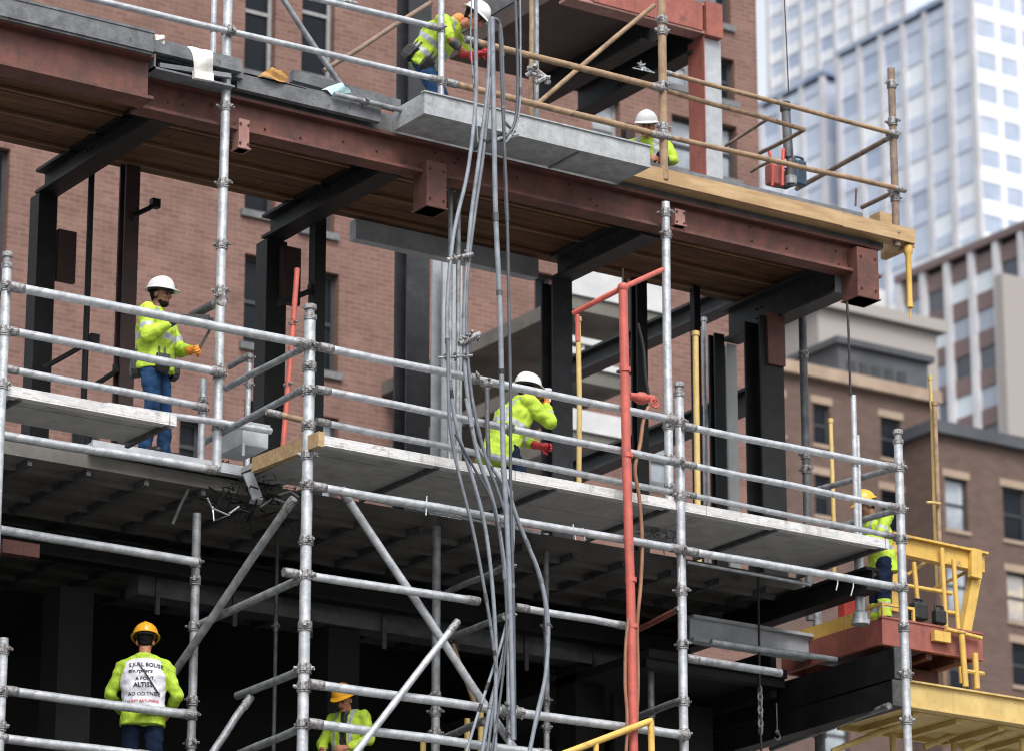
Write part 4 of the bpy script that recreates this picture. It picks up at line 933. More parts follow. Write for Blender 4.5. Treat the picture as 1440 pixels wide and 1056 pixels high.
cb('grey cable bowing far to the right below the platform', [(706, 660), (724, 720), (742, 765), (758, 805), (768, 850), (771, 890), (767, 950), (756, 1000), (742, 1070)], 7)
cb('second cable of the bow at right, a little inside the first', [(716, 690), (736, 752), (754, 798), (765, 842), (768, 880), (768, 930), (762, 985), (748, 1040)], 5, 'cable_mid')
cb('grey cable running down left of the tangle to the bottom edge', [(630, 480), (632, 590), (644, 660), (664, 740), (678, 810), (690, 880), (698, 940)], 6, 'cable_mid')
cb('thin cable in the tangle just above the platform edge', [(655, 560), (668, 620), (690, 655), (712, 690), (722, 740), (716, 840)], 6)
cb('dark cable in the tangle left of the bright pole', [(640, 610), (668, 660), (690, 700), (702, 750), (712, 860), (706, 960), (690, 1064)], 5, 'cable_dark')
cb('light cable twisting across the bright pole near the bottom', [(716, 860), (706, 900), (690, 950), (670, 1010), (652, 1070)], 7)
cb('thin wire strand hanging among the cables at the top', [(664, -20), (662, 60), (667, 130), (672, 200)], 3)
# grey conduits behind, strapped with clamps
for lab, x, y0 in (('grey conduit behind the cables on the pale column, left one', 634, 235), ('grey conduit behind the cables on the pale column, right one', 645, 260)):
    p = PY(x, y0, 33.5); tag(MB().tube([(p.x, 33.5, ZM), p], .026, 10).build('conduit', 'galv_dull', smooth=True), lab, 'conduit', 'conduits behind the cables')
def strap(label, a, b, Y=YF - .32, w=9):
    o = tube('cable_clamp', label, 'clamp', PY(*a, Y), PY(*b, Y), w, 'fitting', 'clamps on the cables', (.25, .5, .8), 0, .8); return o
strap('dark clamp gripping the cables, highest of three', (628, 366), (664, 358), w=7)
strap('dark clamp gripping the cables, jutting right at mid height', (646, 484), (674, 470))
strap('thin clamp rod across the cables, lowest of three', (616, 503), (664, 500), w=4)
o = tag(MB().tube(wob(PY(685, 545, FY - .1), PY(687, 655, FY - .1), 4, .006), .024, 10).build('hanging_hook', 'galv_dark', smooth=True), 'dark turnbuckle rod hanging from the top guard rail, left of the kneeling worker', 'rod')
coupler(o, PY(685, 540, FY - .05), (1, 0, 0), .03, 1.2, name='hook')
o = tag(MB().tube([PY(709, 172, T - .2), PY(728, 190, T - .15), PY(700, 196, T - .2)], .02, 8).tube([PY(698, 198, T - .2), PY(728, 190, T - .2)], .03, 8).build('cable_hook', 'fitting', smooth=True), 'metal hook on the front of the steel tray holding the cable ends', 'hook')

# thin hanging lines
for lab, pts, Y, w in (('thin hoist line dropping from the red stub to the slim prop', [(1191, 425), (1193, 460), (1196, 556)], YF + .55, 4), ('thin crane line above the grey drill post', [(1102, -20), (1106, 60), (1109, 132)], 33.9, 2),
                       ('thin rod hanging from the platform right of the red platform chain', [(1066, 780), (1067, 870), (1069, 1000), (1071, 1064)], 33.0, 4)):
    cable('line', lab, 'line', pts, Y, w, 'rubber')
mb = MB(); c = PY(1069, 985, 33.0)
for k in range(7):
    cc = c + Vector((0, 0, .12 - k * .075)); ax = Vector((1, 0, 0)) if k % 2 else Vector((0, 1, 0))
    mb.tube([cc + ax * .028 * math.cos(g) + Vector((0, 0, .05 * math.sin(g))) for g in [i * math.pi / 5 for i in range(11)]], .011, 6)
tag(mb.build('chain', 'galv_dull', smooth=True), 'short length of grey chain hanging under the black beams', 'chain')
mb = MB(); c = PY(1093, 1035, 33.0)
mb.tube([c + Vector((0, 0, .38)), c + Vector((0, 0, .04))], .007, 8).tube([c + Vector((.04 * math.sin(g), 0, .04 * math.cos(g))) for g in [i * .55 for i in range(9)]], .010, 8).ball(c + Vector((0, 0, .05)), .028, 2)
tag(mb.build('lifting_hook', 'galv_dark', smooth=True), 'lifting hook hanging below the lower black beam', 'hook')

# ------------------------------------------------------------------ papers, boxes, tools
def sheet(name, label, cat, quad, Y, m, sag=.05, thick=.006):
    (x0, y0), (x1, y1), (x2, y2), (x3, y3) = quad; mb = MB(); n = 7; vs = []
    a, b, c, d = [PY(*q, Y) for q in quad]
    for sgn in (0, 1):
        for i in range(n):
            for j in range(n):
                u, v = i / (n - 1), j / (n - 1)
                p = a.lerp(b, u).lerp(d.lerp(c, u), v) + Vector((0, -sag * math.sin(v * 2.6 + u) - .015 * math.sin(9 * u + 5 * v) + sgn * thick, .012 * math.sin(7 * v + 3 * u)))
                vs.append(p)
    fs = []
    for i in range(n - 1):
        for j in range(n - 1):
            k = i * n + j; fs += [(k, k + n, k + n + 1, k + 1), (n * n + k + 1, n * n + k + n + 1, n * n + k + n, n * n + k)]
    return tag(mb.add(vs, fs).build(name, m, smooth=True), label, cat)
sheet('paper', 'white paper sack hanging over the slab edge near the tall pole', 'paper', ((263, 66), (296, 76), (299, 108), (272, 104)), 32.66, 'paper_white', .06)
tag(MB().bar(PY(272, 105, 32.62), PY(299, 110, 32.62), .05, .09).build('paper_fold', 'paper_white'), 'folded lower lip of the white paper over the slab edge', 'paper')
sheet('paper', 'small scrap of white paper on the dark edge board at left', 'paper', ((216, 50), (231, 52), (231, 62), (217, 58)), 32.68, 'paper_white', .02)
sheet('board_offcut', 'orange brown board offcut lying on the slab edge', 'offcut', ((362, 109), (380, 97), (407, 104), (401, 118)), YI - .0, 'osb', .05, .012)
mb = MB(); a, b = PY(338, 104, YI + .05), PY(428, 127, YI + .05); mb.bar(a, b, .06, .02)
tag(mb.build('lath', 'plywood'), 'thin timber lath along the slab edge below the orange offcut', 'timber')
sheet('plastic_bag', 'pale blue plastic sheet lying on the slab edge left of the tray', 'plastic sheet', ((452, 127), (480, 118), (494, 130), (470, 136)), YI + .02, 'paper_blue', .03)
mb = MB(); a, b = PY(410, 108, YI + .3), PY(560, 150, YI + .3); mb.bar(a, b, .1, .12)
tag(mb.build('grey_plank', 'edge_form'), 'dark grey plank on edge left of the bending worker', 'plank')
tube('loose_tube', 'short grey tube lying along the slab edge left of the tray', 'tube', PY(470, 133, YI - .05), PY(566, 156, YI - .05), 8, 'galv_dull', None, (.45,), 0)
# grey box beside the loose rail
p = PY(352, 612, 33.05)
t = thing('junction_box', 'galvanised steel box hung beside the second front pole', 'box', PY(352, 640, 33.05))
mb = MB().box((p.x - .12, 33.0, p.z - .13), (p.x + .19, 33.55, p.z + .10)); bevel(mb.build('case', 'box_grey', t), .01)
MB().box((p.x - .13, 32.985, p.z + .10), (p.x + .20, 33.57, p.z + .125)).build('lid', 'box_grey', t)
MB().box((p.x - .125, 32.985, p.z - .25), (p.x - .10, 33.0, p.z + .1)).build('hanger', 'galv', t)
# bent metal plate and wire tangle under the plank platform
mb = MB(); a, b = PY(348, 664, YI - .25), PY(362, 700, YI - .25); mb.bar(a, b, .12, .02, up=(0, 1, 0)).bar(b, b + Vector((.03, .1, -.03)), .12, .02)
tag(mb.build('bent_plate', 'pale_steel'), 'bent pale metal plate hanging under the plank platform', 'metal plate')
random.seed(3); mb = MB()
for k in range(46):
    x, y = random.gauss(355, 32), random.gauss(695, 17); p = PY(x, y, YI + random.uniform(-.2, .5)); pts = [p]
    for j in range(6): pts.append(pts[-1] + Vector((random.gauss(0, .07), random.gauss(0, .07), random.gauss(0, .045))))
    mb.tube(pts, random.choice((.004, .005, .007, .010)), 6)
tag(mb.build('wire_tangle', 'black_steel', smooth=True), 'tangle of dark wire and ties under the left end of the long platform', 'wire tangle')
mb = MB()
for pts in ([(292, 700), (298, 714), (322, 724), (301, 732), (299, 712)], [(322, 722), (336, 712)], [(392, 695), (408, 690), (420, 698)], [(366, 712), (384, 700), (402, 706)]):
    mb.tube([PY(x, y, YI - .2 + .05 * i) for i, (x, y) in enumerate(pts)], .011, 6)
tag(mb.build('wire_offcut', 'galv', smooth=True), 'bright bent wire offcuts below the plank platform', 'wire')
mb = MB()
for k in range(26):
    x, y = random.gauss(928, 13), random.gauss(745, 9); p = PY(x, y, YF + .8); mb.tube([p, p + Vector((random.gauss(0, .07), .05, random.gauss(0, .05))), p + Vector((random.gauss(0, .1), .1, -.05 + random.gauss(0, .06)))], .007, 5)
tag(mb.build('wire_tangle', 'galv_dull', smooth=True), 'small tangle of wire under the platform by the third front pole', 'wire tangle')
mb = MB()
for k, (x, y) in enumerate(((806, 745), (1178, 820), (1200, 824), (600, 705), (820, 750), (955, 805))):
    p = PY(x, y, YF - .1); mb.tube([p + Vector((0, 0, .06)), p, p + Vector((random.uniform(-.04, .04), 0, -random.uniform(.06, .16)))], .008, 5)
tag(mb.build('tie_wire', 'galv', smooth=True), 'loose tie wires dangling from the ledgers under the long platform', 'tie wire')
# drill post and tools on the upper floor at right
p = PY(1112, 262, 33.9)
t = thing('drill_post', 'dark grey post with a sleeve standing by the red can at upper right', 'post', p)
MB().tube([p, p + Vector((.0, 0, .35)), p + Vector((-.02, 0, .36)), p + Vector((-.05, 0, 1.0))], [.045, .05, .06, .055], 12).build('post', 'galv_dark', t, smooth=True)
MB().tube([p + Vector((0, 0, .02)), p + Vector((0, 0, .12))], .075, 12).build('sleeve', 'galv_dull', t, smooth=True)
MB().tube([p + Vector((-.055, 0, .95)), p + Vector((-.056, 0, 1.06))], .065, 10).build('cap', 'rubber', t, smooth=True)
def can(label, px, py, Y, w, h, m, name='fuel_can', cat='can'):
    p = PY(px, py, Y); t = thing(name, label, cat, p)
    o = MB().box((p.x - w / 2, Y - w / 3, p.z), (p.x + w / 2, Y + w / 3, p.z + h)).build('body', m, t); bevel(o, .025, 3)
    MB().tube([p + Vector((-w / 3, 0, h)), p + Vector((-w / 3, 0, h + .05)), p + Vector((w / 3, 0, h + .05)), p + Vector((w / 3, 0, h))], .014, 8).build('handle', m, t, smooth=True)
    MB().tube([p + Vector((w / 3, 0, h - .01)), p + Vector((w / 3, 0, h + .045))], .022, 10).build('cap', 'rubber', t, smooth=True); return t
can('small rust red can standing on the upper floor at right', 1089, 262, 34.0, .20, .26, 'primer_bright')
can('dark blue canister behind the dark post at upper right', 1124, 262, 34.2, .17, .32, 'tool_blue', 'canister', 'canister')
can('black bag between the red can and the dark post', 1101, 264, 34.1, .2, .2, 'rubber', 'tool_bag', 'bag')
for lab, x, w in (('red bolt cutter handle leaning on the red can, left one', 1086, 5), ('red bolt cutter handle leaning on the black bag', 1100, 6)):
    p = PY(x, 262, 33.85); tag(MB().tube([p, p + Vector((.03, .02, .28)), p + Vector((.07 * (1 if w > 5 else -.2), .05, .50))], w / 282, 8).build('bolt_cutter', 'tool_red', smooth=True), lab, 'tool', 'red tools on the upper floor')
tag(MB().tube([PY(1203, 290, 33.2), PY(1204, 266, 33.2)], .012, 8).build('marker_pin', 'primer', smooth=True), 'short red pin standing on the edge of the upper floor', 'pin')
mb = MB(); c = PY(904, 92, 35.5)
for k in range(7): mb.tube([c + Vector((-.08 + k * .02, 0, random.gauss(0, .02))), c + Vector((random.gauss(0, .05), .03, random.gauss(0, .03))), c + Vector((random.gauss(.08, .04), .02, random.gauss(-.04, .02)))], .008, 5)
tag(mb.build('wire_tangle', 'galv', smooth=True), 'bright wire tangle hanging in front of the topmost black beam', 'wire tangle')
mb = MB()
for c in (PY(748, 98, 33.45), PY(756, 106, 33.5), PY(762, 112, 33.45)):
    for k in range(3): mb.tube([c + Vector((random.gauss(0, .06), 0, random.gauss(0, .05))), c + Vector((random.gauss(0, .09), -.05, random.gauss(0, .05)))], random.uniform(.02, .035), 8)
tag(mb.build('swivel_clamp', 'fitting', smooth=True), 'cluster of swivel clamps on the pair of poles behind the cables', 'clamp')

# ------------------------------------------------------------------ red work platform, yellow frame, yellow gangway
Yr = 32.25
a, b = PY(1240, 868, Yr), PY(1381, 892, Yr); z1 = (a.z + b.z) / 2; z0 = z1 - .29; xa, xb, yb = a.x, b.x, Yr + 1.85
t = thing('red_platform', 'red steel work platform carrying the worker in the yellow helmet at right', 'platform', ((xa + xb) / 2, (Yr + yb) / 2, z0))
MB().box((xa, Yr, z0), (xb, Yr + .05, z1)).box((xa, Yr + .05, z0), (xa + .05, yb, z1)).box((xb - .05, Yr + .05, z0), (xb, yb, z1)).box((xa + .05, yb - .05, z0), (xb - .05, yb, z1)).build('frame', 'primer_bright', t)
MB().box((xa + .05, Yr + .05, z1 - .12), (xb - .05, yb - .05, z1 - .08)).build('deck', 'primer', t)
MB().box((xa - .01, Yr - .012, z1), (xb + .01, Yr + .06, z1 + .022)).box((xa - .01, Yr - .012, z0 - .015), (xb + .01, Yr + .06, z0)).build('flange', 'primer_bright', t)
for k in range(3): MB().box((xa + .25 + k * .42, Yr + .06, z0 - .08), (xa + .34 + k * .42, yb, z0 - .002)).build('joist', 'primer', t)
MB().box((xa + .5, Yr + .5, z0 - .32), (xb - .25, yb - .3, z0 - .083)).build('hopper', 'primer', t)
mb = MB().box((xa + .03, Yr + .55, z1 + .002), (xa + .06, yb, z1 + .17)).box((xa + .03, Yr + .02, z1 + .16), (xa + .06, Yr + .55, z1 + .19)).box((xa + .03, Yr + .02, z1 + .022), (xa + .06, Yr + .05, z1 + .16)).box((xa + .061, Yr + .02, z1 + .16), (xa + .5, Yr + .05, z1 + .19)).box((xa + .47, Yr + .02, z1 + .022), (xa + .5, Yr + .05, z1 + .16))
mb.build('toe_board', 'yellow_paint', t)
Yy = Yr + 1.0
t = thing('hoist', 'yellow steel lifting frame behind the worker on the red platform', 'hoist frame', (PY(1320, 850, Yy).x, Yy, z1))
def yb_(nm, p, q, w, h, m='yellow_paint', Ya=Yy, Yb=None, tubey=False):
    A, B = PY(*p, Ya), PY(*q, Yb or Ya)
    if tubey: return MB().tube([A, A.lerp(B, .5), B], w / 2, 10).build(nm, m, t, smooth=True)
    return MB().bar(A, B, w, h).build(nm, m, t)
yb_('top_beam', (1250, 764), (1380, 793), .12, .22)
MB().bar(PY(1248, 752, Yy) - Vector((0, .02, 0)), PY(1381, 780, Yy) - Vector((0, .02, 0)), .2, .025).build('top_flange', 'yellow_paint', t)
MB().bar(PY(1371, 772, Yy - .09), PY(1371, 812, Yy - .09), .16, .07, up=(0, 1, 0)).build('corner_block', 'yellow_paint', t)
MB().bar(PY(1371, 808, Yy), PY(1353, 905, Yy), .13, .10, up=(0, 1, 0)).build('leg', 'yellow_paint', t)
MB().bar(PY(1258, 775, Yy), PY(1256, 860, Yy), .12, .10, up=(0, 1, 0)).build('leg', 'yellow_paint', t)
for p, q in (((1285, 790), (1291, 852)), ((1341, 786), (1352, 960)), ((1324, 770), (1331, 890))): yb_('post', p, q, .055, 0, Ya=Yy - .12, tubey=True)
for p, q, Ya, Yb in (((1258, 820), (1338, 834), Yy - .1, Yy - .1), ((1330, 884), (1380, 897), Yr - .06, Yr - .06), ((1330, 860), (1345, 862), Yy - .1, Yy - .1)): yb_('rail', p, q, .05, 0, Ya=Ya, Yb=Yb, tubey=True)
for p, q in (((1370, 798), (1308, 830)), ((1275, 808), (1308, 786))): yb_('brace', p, q, .04, 0, Ya=Yy + .05, Yb=Yy + .3, tubey=True)
MB().box(PY(1324, 895, Yr - .08) - Vector((.1, 0, .05)), PY(1324, 895, Yr - .08) + Vector((.14, .06, .07))).build('bracket', 'yellow_paint', t)
for lab, pts in (('yellow post rising from the gangway at right, tall one', ((1352, 890), (1358, 965))), ('short yellow post with a cross foot on the gangway', ((1371, 918), (1374, 968)))):
    A, B = PY(*pts[0], Yr - .1), PY(*pts[1], Yr - .1); o = tag(MB().tube([A, B], .036, 10).build('yellow_post', 'yellow_paint', smooth=True), lab, 'post', 'yellow posts on the gangway')
    if 'cross' in lab: MB().tube([PY(1357, 943, Yr - .1), PY(1383, 947, Yr - .1)], .026, 8).build('cross_foot', 'yellow_paint', o, smooth=True)
    else: MB().tube([A, A + Vector((.0, 0, .02))], .05, 10).build('collar', 'yellow_paint', o, smooth=True)
# things on the red platform
can('bright red plastic canister at the left end of the red platform', 1194, 890, 33.9, .22, .42, 'tool_red', 'canister', 'canister')
can('black tool bag with a red strap on the red platform, left one', 1292, 872, 32.7, .2, .2, 'rubber', 'tool_bag', 'bag')
can('small black tool bag on the red platform, right one', 1321, 878, 32.6, .16, .17, 'rubber', 'tool_bag', 'bag')
p = PY(1291, 856, 33.0); tag(MB().tube([p - Vector((0, 0, .05)), p + Vector((0, 0, .1)), p + Vector((0, 0, .12))], [.05, .055, .03], 12).build('post_sleeve', 'rubber', smooth=True), 'black sleeve round the foot of the yellow frame post', 'sleeve')
# gangway
Yg = 32.15
a, b = PY(1266, 957, Yg), PY(1560, 1012, Yg); z1 = a.z
t = thing('gangway', 'pale yellow steel gangway running out of the picture at lower right', 'gangway', ((a.x + b.x) / 2, Yg + .9, z1 - .27))
MB().box((a.x, Yg, z1 - .27), (b.x, Yg + .04, z1)).box((a.x - .04, Yg + .042, z1 - .28), (a.x, Yg + 1.05, z1)).build('side_plate', 'yellow_pale', t)
MB().box((a.x - .02, Yg - .04, z1), (b.x, Yg + .08, z1 + .02)).box((a.x - .02, Yg - .04, z1 - .29), (b.x, Yg + .1, z1 - .27)).build('flange', 'yellow_pale', t)
MB().box((a.x, Yg + .1, z1 - .30), (b.x, Yg + 1.05, z1 - .27)).build('floor_plate', 'yellow_pale', t)
for k in range(4): MB().box((a.x + .25 + k * .62, Yg + .1, z1 - .36), (a.x + .33 + k * .62, Yg + 1.05, z1 - .302)).build('rib', 'yellow_pale', t)
MB().box((a.x - .04, Yg + 1.05, z1 - .36), (b.x, Yg + 1.1, z1 - .05)).build('rear_plate', 'yellow_pale', t)
for p, q, Ya in (((1300, 1050), (1445, 986), Yg + .9), ((1355, 1056), (1450, 1012), Yg + .6), ((1170, 1056), (1310, 1000), Yg + 1.0)):
    MB().tube([PY(*p, Ya), PY(*q, Ya - .5)], .035, 10).build('under_brace', 'yellow_pale', t, smooth=True)
for x, Ya in ((1254, Yg + .95), (1340, Yg + .9), (1436, Yg + .3)):
    p = PY(x, 1000, Ya); MB().tube([(p.x, Ya, z1 - .36), (p.x, Ya, z1 - 1.1)], .035, 10).build('hanger', 'yellow_pale', t, smooth=True)
MB().bar(PY(1308, 1012, Yg + 1.0), PY(1372, 1050, Yg + .9), .03, .24).build('gusset', 'yellow_pale', t)
# ================================================================== PEOPLE
V = Vector
def cone(mb, p, q, r1, r2, n=14):
    p, q = V(p), V(q); d = (q - p)
    mb.tube([p.lerp(q, i / 5) for i in range(6)], [r1 + (r2 - r1) * i / 5 for i in range(6)], n); mb.ball(p, r1, 2); mb.ball(q, r2, 2)
def loft(mb, st, n=22):
    """st = [(centre, lateral axis, half width, front axis, half depth)] -> closed body"""
    vs = []
    for c, l, a, f, b in st:
        for k in range(n):
            g = 2 * math.pi * k / n; cg, sg = math.cos(g), math.sin(g)
            vs.append(V(c) + V(l) * a * math.copysign(abs(cg) ** .85, cg) + V(f) * b * math.copysign(abs(sg) ** .85, sg))
    m = len(st); fs = [(i * n + k, i * n + (k + 1) % n, (i + 1) * n + (k + 1) % n, (i + 1) * n + k) for i in range(m - 1) for k in range(n)]
    fs += [tuple(range(n))[::-1], tuple(range((m - 1) * n, m * n))]
    mb.add(vs, fs)
def frame(fwd, up):
    f = V(fwd).normalized(); l = V(up).cross(f).normalized(); u = f.cross(l); return f, l, u
def rotm(f, l, u): return Matrix((f, l, u)).transposed()
def hand(mb, w, d, n, side, g=0.0, curl=0.55):
    """palm, four unequal curled fingers and a thumb.  d: along the hand, n: palm normal, side: +1/-1 thumb side"""
    w, d, n = V(w), V(d).normalized(), V(n); n = (n - d * n.dot(d)).normalized(); s = d.cross(n) * side
    R = Matrix((d, s, n)).transposed()
    mb.ball(w + d * .05, (.052 + g, .041 + g, .019 + g), 2, R); cone(mb, w - d * .015, w + d * .03, .026 + g, .028 + g, 10)
    for i, (ln, off) in enumerate(((.92, .030), (1.0, .010), (.95, -.011), (.75, -.030))):
        p = w + d * (.09 - .004 * abs(i - 1)) + s * off; a = .25 * curl
        for L, r in ((.042, .0100), (.027, .0092), (.021, .0084)):
            a += curl; q = p + (d * math.cos(a) + n * math.sin(a) + s * .04 * (1.2 - i)).normalized() * L * ln
            cone(mb, p, q, r + g * .6, r * .93 + g * .6, 8); p = q
    p = w + d * .03 + s * .032; q = p + (s * .75 + d * .55 + n * .35).normalized() * .042; e = q + (d * .75 + n * .55 + s * .12).normalized() * .032
    cone(mb, p, q, .014 + g, .0115 + g, 8); cone(mb, q, e, .0112 + g, .009 + g, 8)
def remesh(mb, vox, smooth=4):
    me = bpy.data.meshes.new("tmp"); me.from_pydata([tuple(v) for v in mb.v], [], mb.f)
    o = bpy.data.objects.new("tmp", me); COL.objects.link(o)
    r = o.modifiers.new("r", 'REMESH'); r.mode = 'VOXEL'; r.voxel_size = vox
    s = o.modifiers.new("s", 'SMOOTH'); s.factor = 0.5; s.iterations = smooth
    dg = bpy.context.evaluated_depsgraph_get(); ev = o.evaluated_get(dg); m2 = bpy.data.meshes.new_from_object(ev)
    bpy.data.objects.remove(o); bpy.data.meshes.remove(me)
    return m2

STAND = dict(pelvis=(0, 0, .97), chest=(.0, 0, 1.30), neck=(.0, 0, 1.50), head=(.035, 0, 1.665), hf=(1, 0, -.05),
             shR=(0, -.195, 1.445), shL=(0, .195, 1.445), elR=(-.03, -.27, 1.16), elL=(-.03, .27, 1.16), wrR=(.08, -.26, .92), wrL=(.08, .26, .92),
             hdR=(.3, 0, -1), hdL=(.3, 0, -1), pnR=(0, 1, 0), pnL=(0, -1, 0), hipR=(0, -.10, .93), hipL=(0, .10, .93),
             knR=(.03, -.115, .51), knL=(.03, .115, .51), anR=(0, -.12, .09), anL=(0, .12, .09), ft=(1, 0, 0), curl=.5)

def person(label, loc, yaw, s, pose, skin='skin_tan', helmet='helmet_white', jacket='hivis', trousers='denim', gloves=(None, None), sleeve=1.0,
           bands=(), belt=False, vest=None, beard=False, tail=.0, wide=1.0, leg_band=None, orange_back=False, straps=None, hair=True, awide=None):
    awide = awide or wide
    J = dict(STAND); J.update(pose); J = {k: (V(v) if hasattr(v, '__len__') else v) for k, v in J.items()}
    loc = V(loc); Rz = Matrix.Rotation(yaw, 3, 'Z')
    X = lambda v: loc + (Rz @ V(v)) * s
    spine = (J['neck'] - J['pelvis']).normalized(); lat = V((0, 1, 0)); front = lat.cross(spine).normalized() if lat.cross(spine).x > 0 else -(lat.cross(spine).normalized())
    slen = (J['neck'] - J['pelvis']).length
    hf, hl, hu = frame(J['hf'], (0, 0, 1) if abs(J['hf'].normalized().z) < .95 else (1, 0, 0)); H = J['head']; hR = rotm(hf, hl, hu)
    def finish(me, name, mats, pick=None, wr=0.0, parent=None, freq=9):
        for m in mats: me.materials.append(MATS[m])
        if wr:
            nr = [v.normal.copy() for v in me.vertices]
            for v, n_ in zip(me.vertices, nr):
                c = v.co; k = noise.noise(V((c.x * freq, c.y * freq, c.z * freq * 1.7))) + .6 * noise.noise(c * freq * 2.6)
                v.co = c + n_ * wr * k
        if pick:
            for p in me.polygons: p.material_index = pick(p.center)
        for v in me.vertices: v.co = X(v.co) - loc
        me.polygons.foreach_set("use_smooth", [True] * len(me.polygons)); me.update()
        return link(name, me, parent, loc)
    # ---- body: head with a face, neck, trunk, arms, hands, legs in one skin
    mb = MB()
    mb.ball(H + hu * .03 - hf * .008, (.098, .077, .105), 3, hR).ball(H + hf * .026 - hu * .035, (.072, .061, .088), 3, hR).ball(H + hf * .058 - hu * .098, (.036, .038, .028), 2, hR)
    cone(mb, H + hf * .093 + hu * .008, H + hf * .118 - hu * .03, .009, .0145, 8)
    mb.ball(H + hf * .086 + hu * .026, (.014, .05, .012), 2, hR).ball(H + hf * .088 - hu * .072, (.014, .026, .013), 2, hR)
    for sg in (1, -1): mb.ball(H + hl * .078 * sg - hf * .008 - hu * .015, (.022, .011, .034), 2, hR).ball(H + hf * .06 + hl * .04 * sg - hu * .025, (.03, .022, .024), 2, hR)
    cone(mb, J['neck'] - spine * .02, H - hu * .07 - hf * .015, .062, .056)
    loft(mb, [(J['pelvis'] - spine * .08, lat, .13, front, .10), (J['pelvis'], lat, .165, front, .115), (J['pelvis'].lerp(J['chest'], .45), lat, .145, front, .10),
              (J['chest'], lat, .172, front, .118), (J['chest'].lerp(J['neck'], .6), lat, .17, front, .10), (J['neck'], lat, .075, front, .065)])
    for S in 'RL':
        sg = 1 if S == 'L' else -1
        mb.ball(J['sh' + S], .062, 2)
        cone(mb, J['sh' + S], J['el' + S], .055, .043); cone(mb, J['el' + S], J['wr' + S], .043, .027)
        hand(mb, J['wr' + S], J['hd' + S], J['pn' + S], J.get('ts' + S, 1) * 1, 0.0, J['curl'])
        cone(mb, J['hip' + S], J['kn' + S], .088, .056); cone(mb, J['kn' + S], J['an' + S], .054, .036); cone(mb, J['an' + S] - V((0, 0, .04)), J['an' + S] + J['ft'] * .13 - V((0, 0, .06)), .038, .03)
    def face(c):
        r = c - H
        for sg in (1, -1):
            if (r - (hf * .088 + hl * .033 * sg + hu * .006)).length < .015: return 1
            if abs(r.dot(hu) - .026) < .007 and r.dot(hf) > .06 and .014 < abs(r.dot(hl)) < .05: return 1
        if abs(r.dot(hu) + .073) < .009 and r.dot(hf) > .075 and abs(r.dot(hl)) < .028: return 2
        return 0
    body = finish(remesh(mb, .0065, 3), 'person', [skin, 'feature_dark', 'lip'], face)
    tag(body, label, 'person', None)
    # ---- hair and beard
    if hair:
        mb = MB().ball(H + hu * .032 - hf * .020, (.097, .081, .106), 3, hR).ball(H - hu * .035 - hf * .062, (.032, .055, .04), 2, hR)
        finish(remesh(mb, .007, 2), 'hair', ['hair_black'], None, .004, body, 60)
    if beard:
        mb = MB().ball(H + hf * .050 - hu * .092, (.047, .050, .036), 3, hR).ball(H + hf * .03 - hu * .075, (.045, .0605, .034), 3, hR)
        finish(remesh(mb, .006, 2), 'beard', ['hair_black'], None, .003, body, 70)
    # ---- hard hat
    n = 40; rings = [(1.0, -.006, 0), (1.14, -.016, 1), (1.15, -.010, 1), (1.02, .004, 0)] + [(math.cos(a), .004 + .128 * math.sin(a), 0) for a in [i * R_(90) / 10 for i in range(0, 10)]]
    vs = []
    C = H + hu * .058 - hf * .004
    for k_, (sc, z, br) in enumerate(rings):
        for k in range(n):
            g = 2 * math.pi * k / n; cg, sg = math.cos(g), math.sin(g)
            a = .142 * sc + (.045 * max(0, cg) ** 3 if br else 0); b = .122 * sc
            ridge = .007 * math.exp(-((b * sg) / .022) ** 2) if k_ > 4 else 0
            vs.append(C + hf * (a * cg) + hl * (b * sg) + hu * (z + ridge - (.012 * max(0, cg) ** 2 if br else 0)))
    m = len(rings); fs = [(i * n + k, i * n + (k + 1) % n, (i + 1) * n + (k + 1) % n, (i + 1) * n + k) for i in range(m - 1) for k in range(n)]
    fs += [tuple(range(n))[::-1], tuple(range((m - 1) * n, m * n))]
    hm = MB().add([X(v) for v in vs], fs).build('hard_hat', helmet, body, smooth=True, loc=loc, sharp=50)
    mb = MB(); ring = [C + hf * .125 * math.cos(g) + hl * .108 * math.sin(g) - hu * .02 for g in [i * math.pi / 12 for i in range(25)]]
    mb.tube([X(v) for v in ring], .010 * s, 6); mb.build('headband', 'leather_black', hm, smooth=True, loc=loc)
    # ---- jacket
    def armdist(c):
        best = (9, 0, 'R')
        for S in 'RL':
            for i, (a, b) in enumerate((('sh' + S, 'el' + S), ('el' + S, 'wr' + S))):
                a, b = J[a], J[b]; t = max(0, min(1, (c - a).dot(b - a) / (b - a).length_squared)); d = (c - a.lerp(b, t)).length - .055
                if d < best[0]: best = (d, i + t, S)
        return best
    mb = MB()
    hem = J['pelvis'] - spine * (.10 + tail)
    loft(mb, [(hem, lat, .192 * wide, front, .150 * wide), (J['pelvis'], lat, .190 * wide, front, .145 * wide), (J['pelvis'].lerp(J['chest'], .45), lat, .182 * wide, front, .145 * wide),
              (J['chest'], lat, .205 * wide, front, .155 * wide), (J['chest'].lerp(J['neck'], .55), lat, .200 * wide, front, .125), (J['neck'] - spine * .02, lat, .10, front, .088), (J['neck'] + spine * .035, lat, .082, front, .076)])
    for S in 'RL':
        mb.ball(J['sh' + S], .080 * awide, 2); cone(mb, J['neck'] - spine * .03, J['sh' + S] + spine * .0, .085, .074)
        if sleeve > 1.0 or sleeve == 1.0:
            cone(mb, J['sh' + S], J['el' + S], .078 * awide, .066 * awide); cone(mb, J['el' + S], J['el' + S].lerp(J['wr' + S], .86), .066 * awide, .044)
        else: cone(mb, J['sh' + S], J['sh' + S].lerp(J['el' + S], sleeve * 1.1), .080, .070)
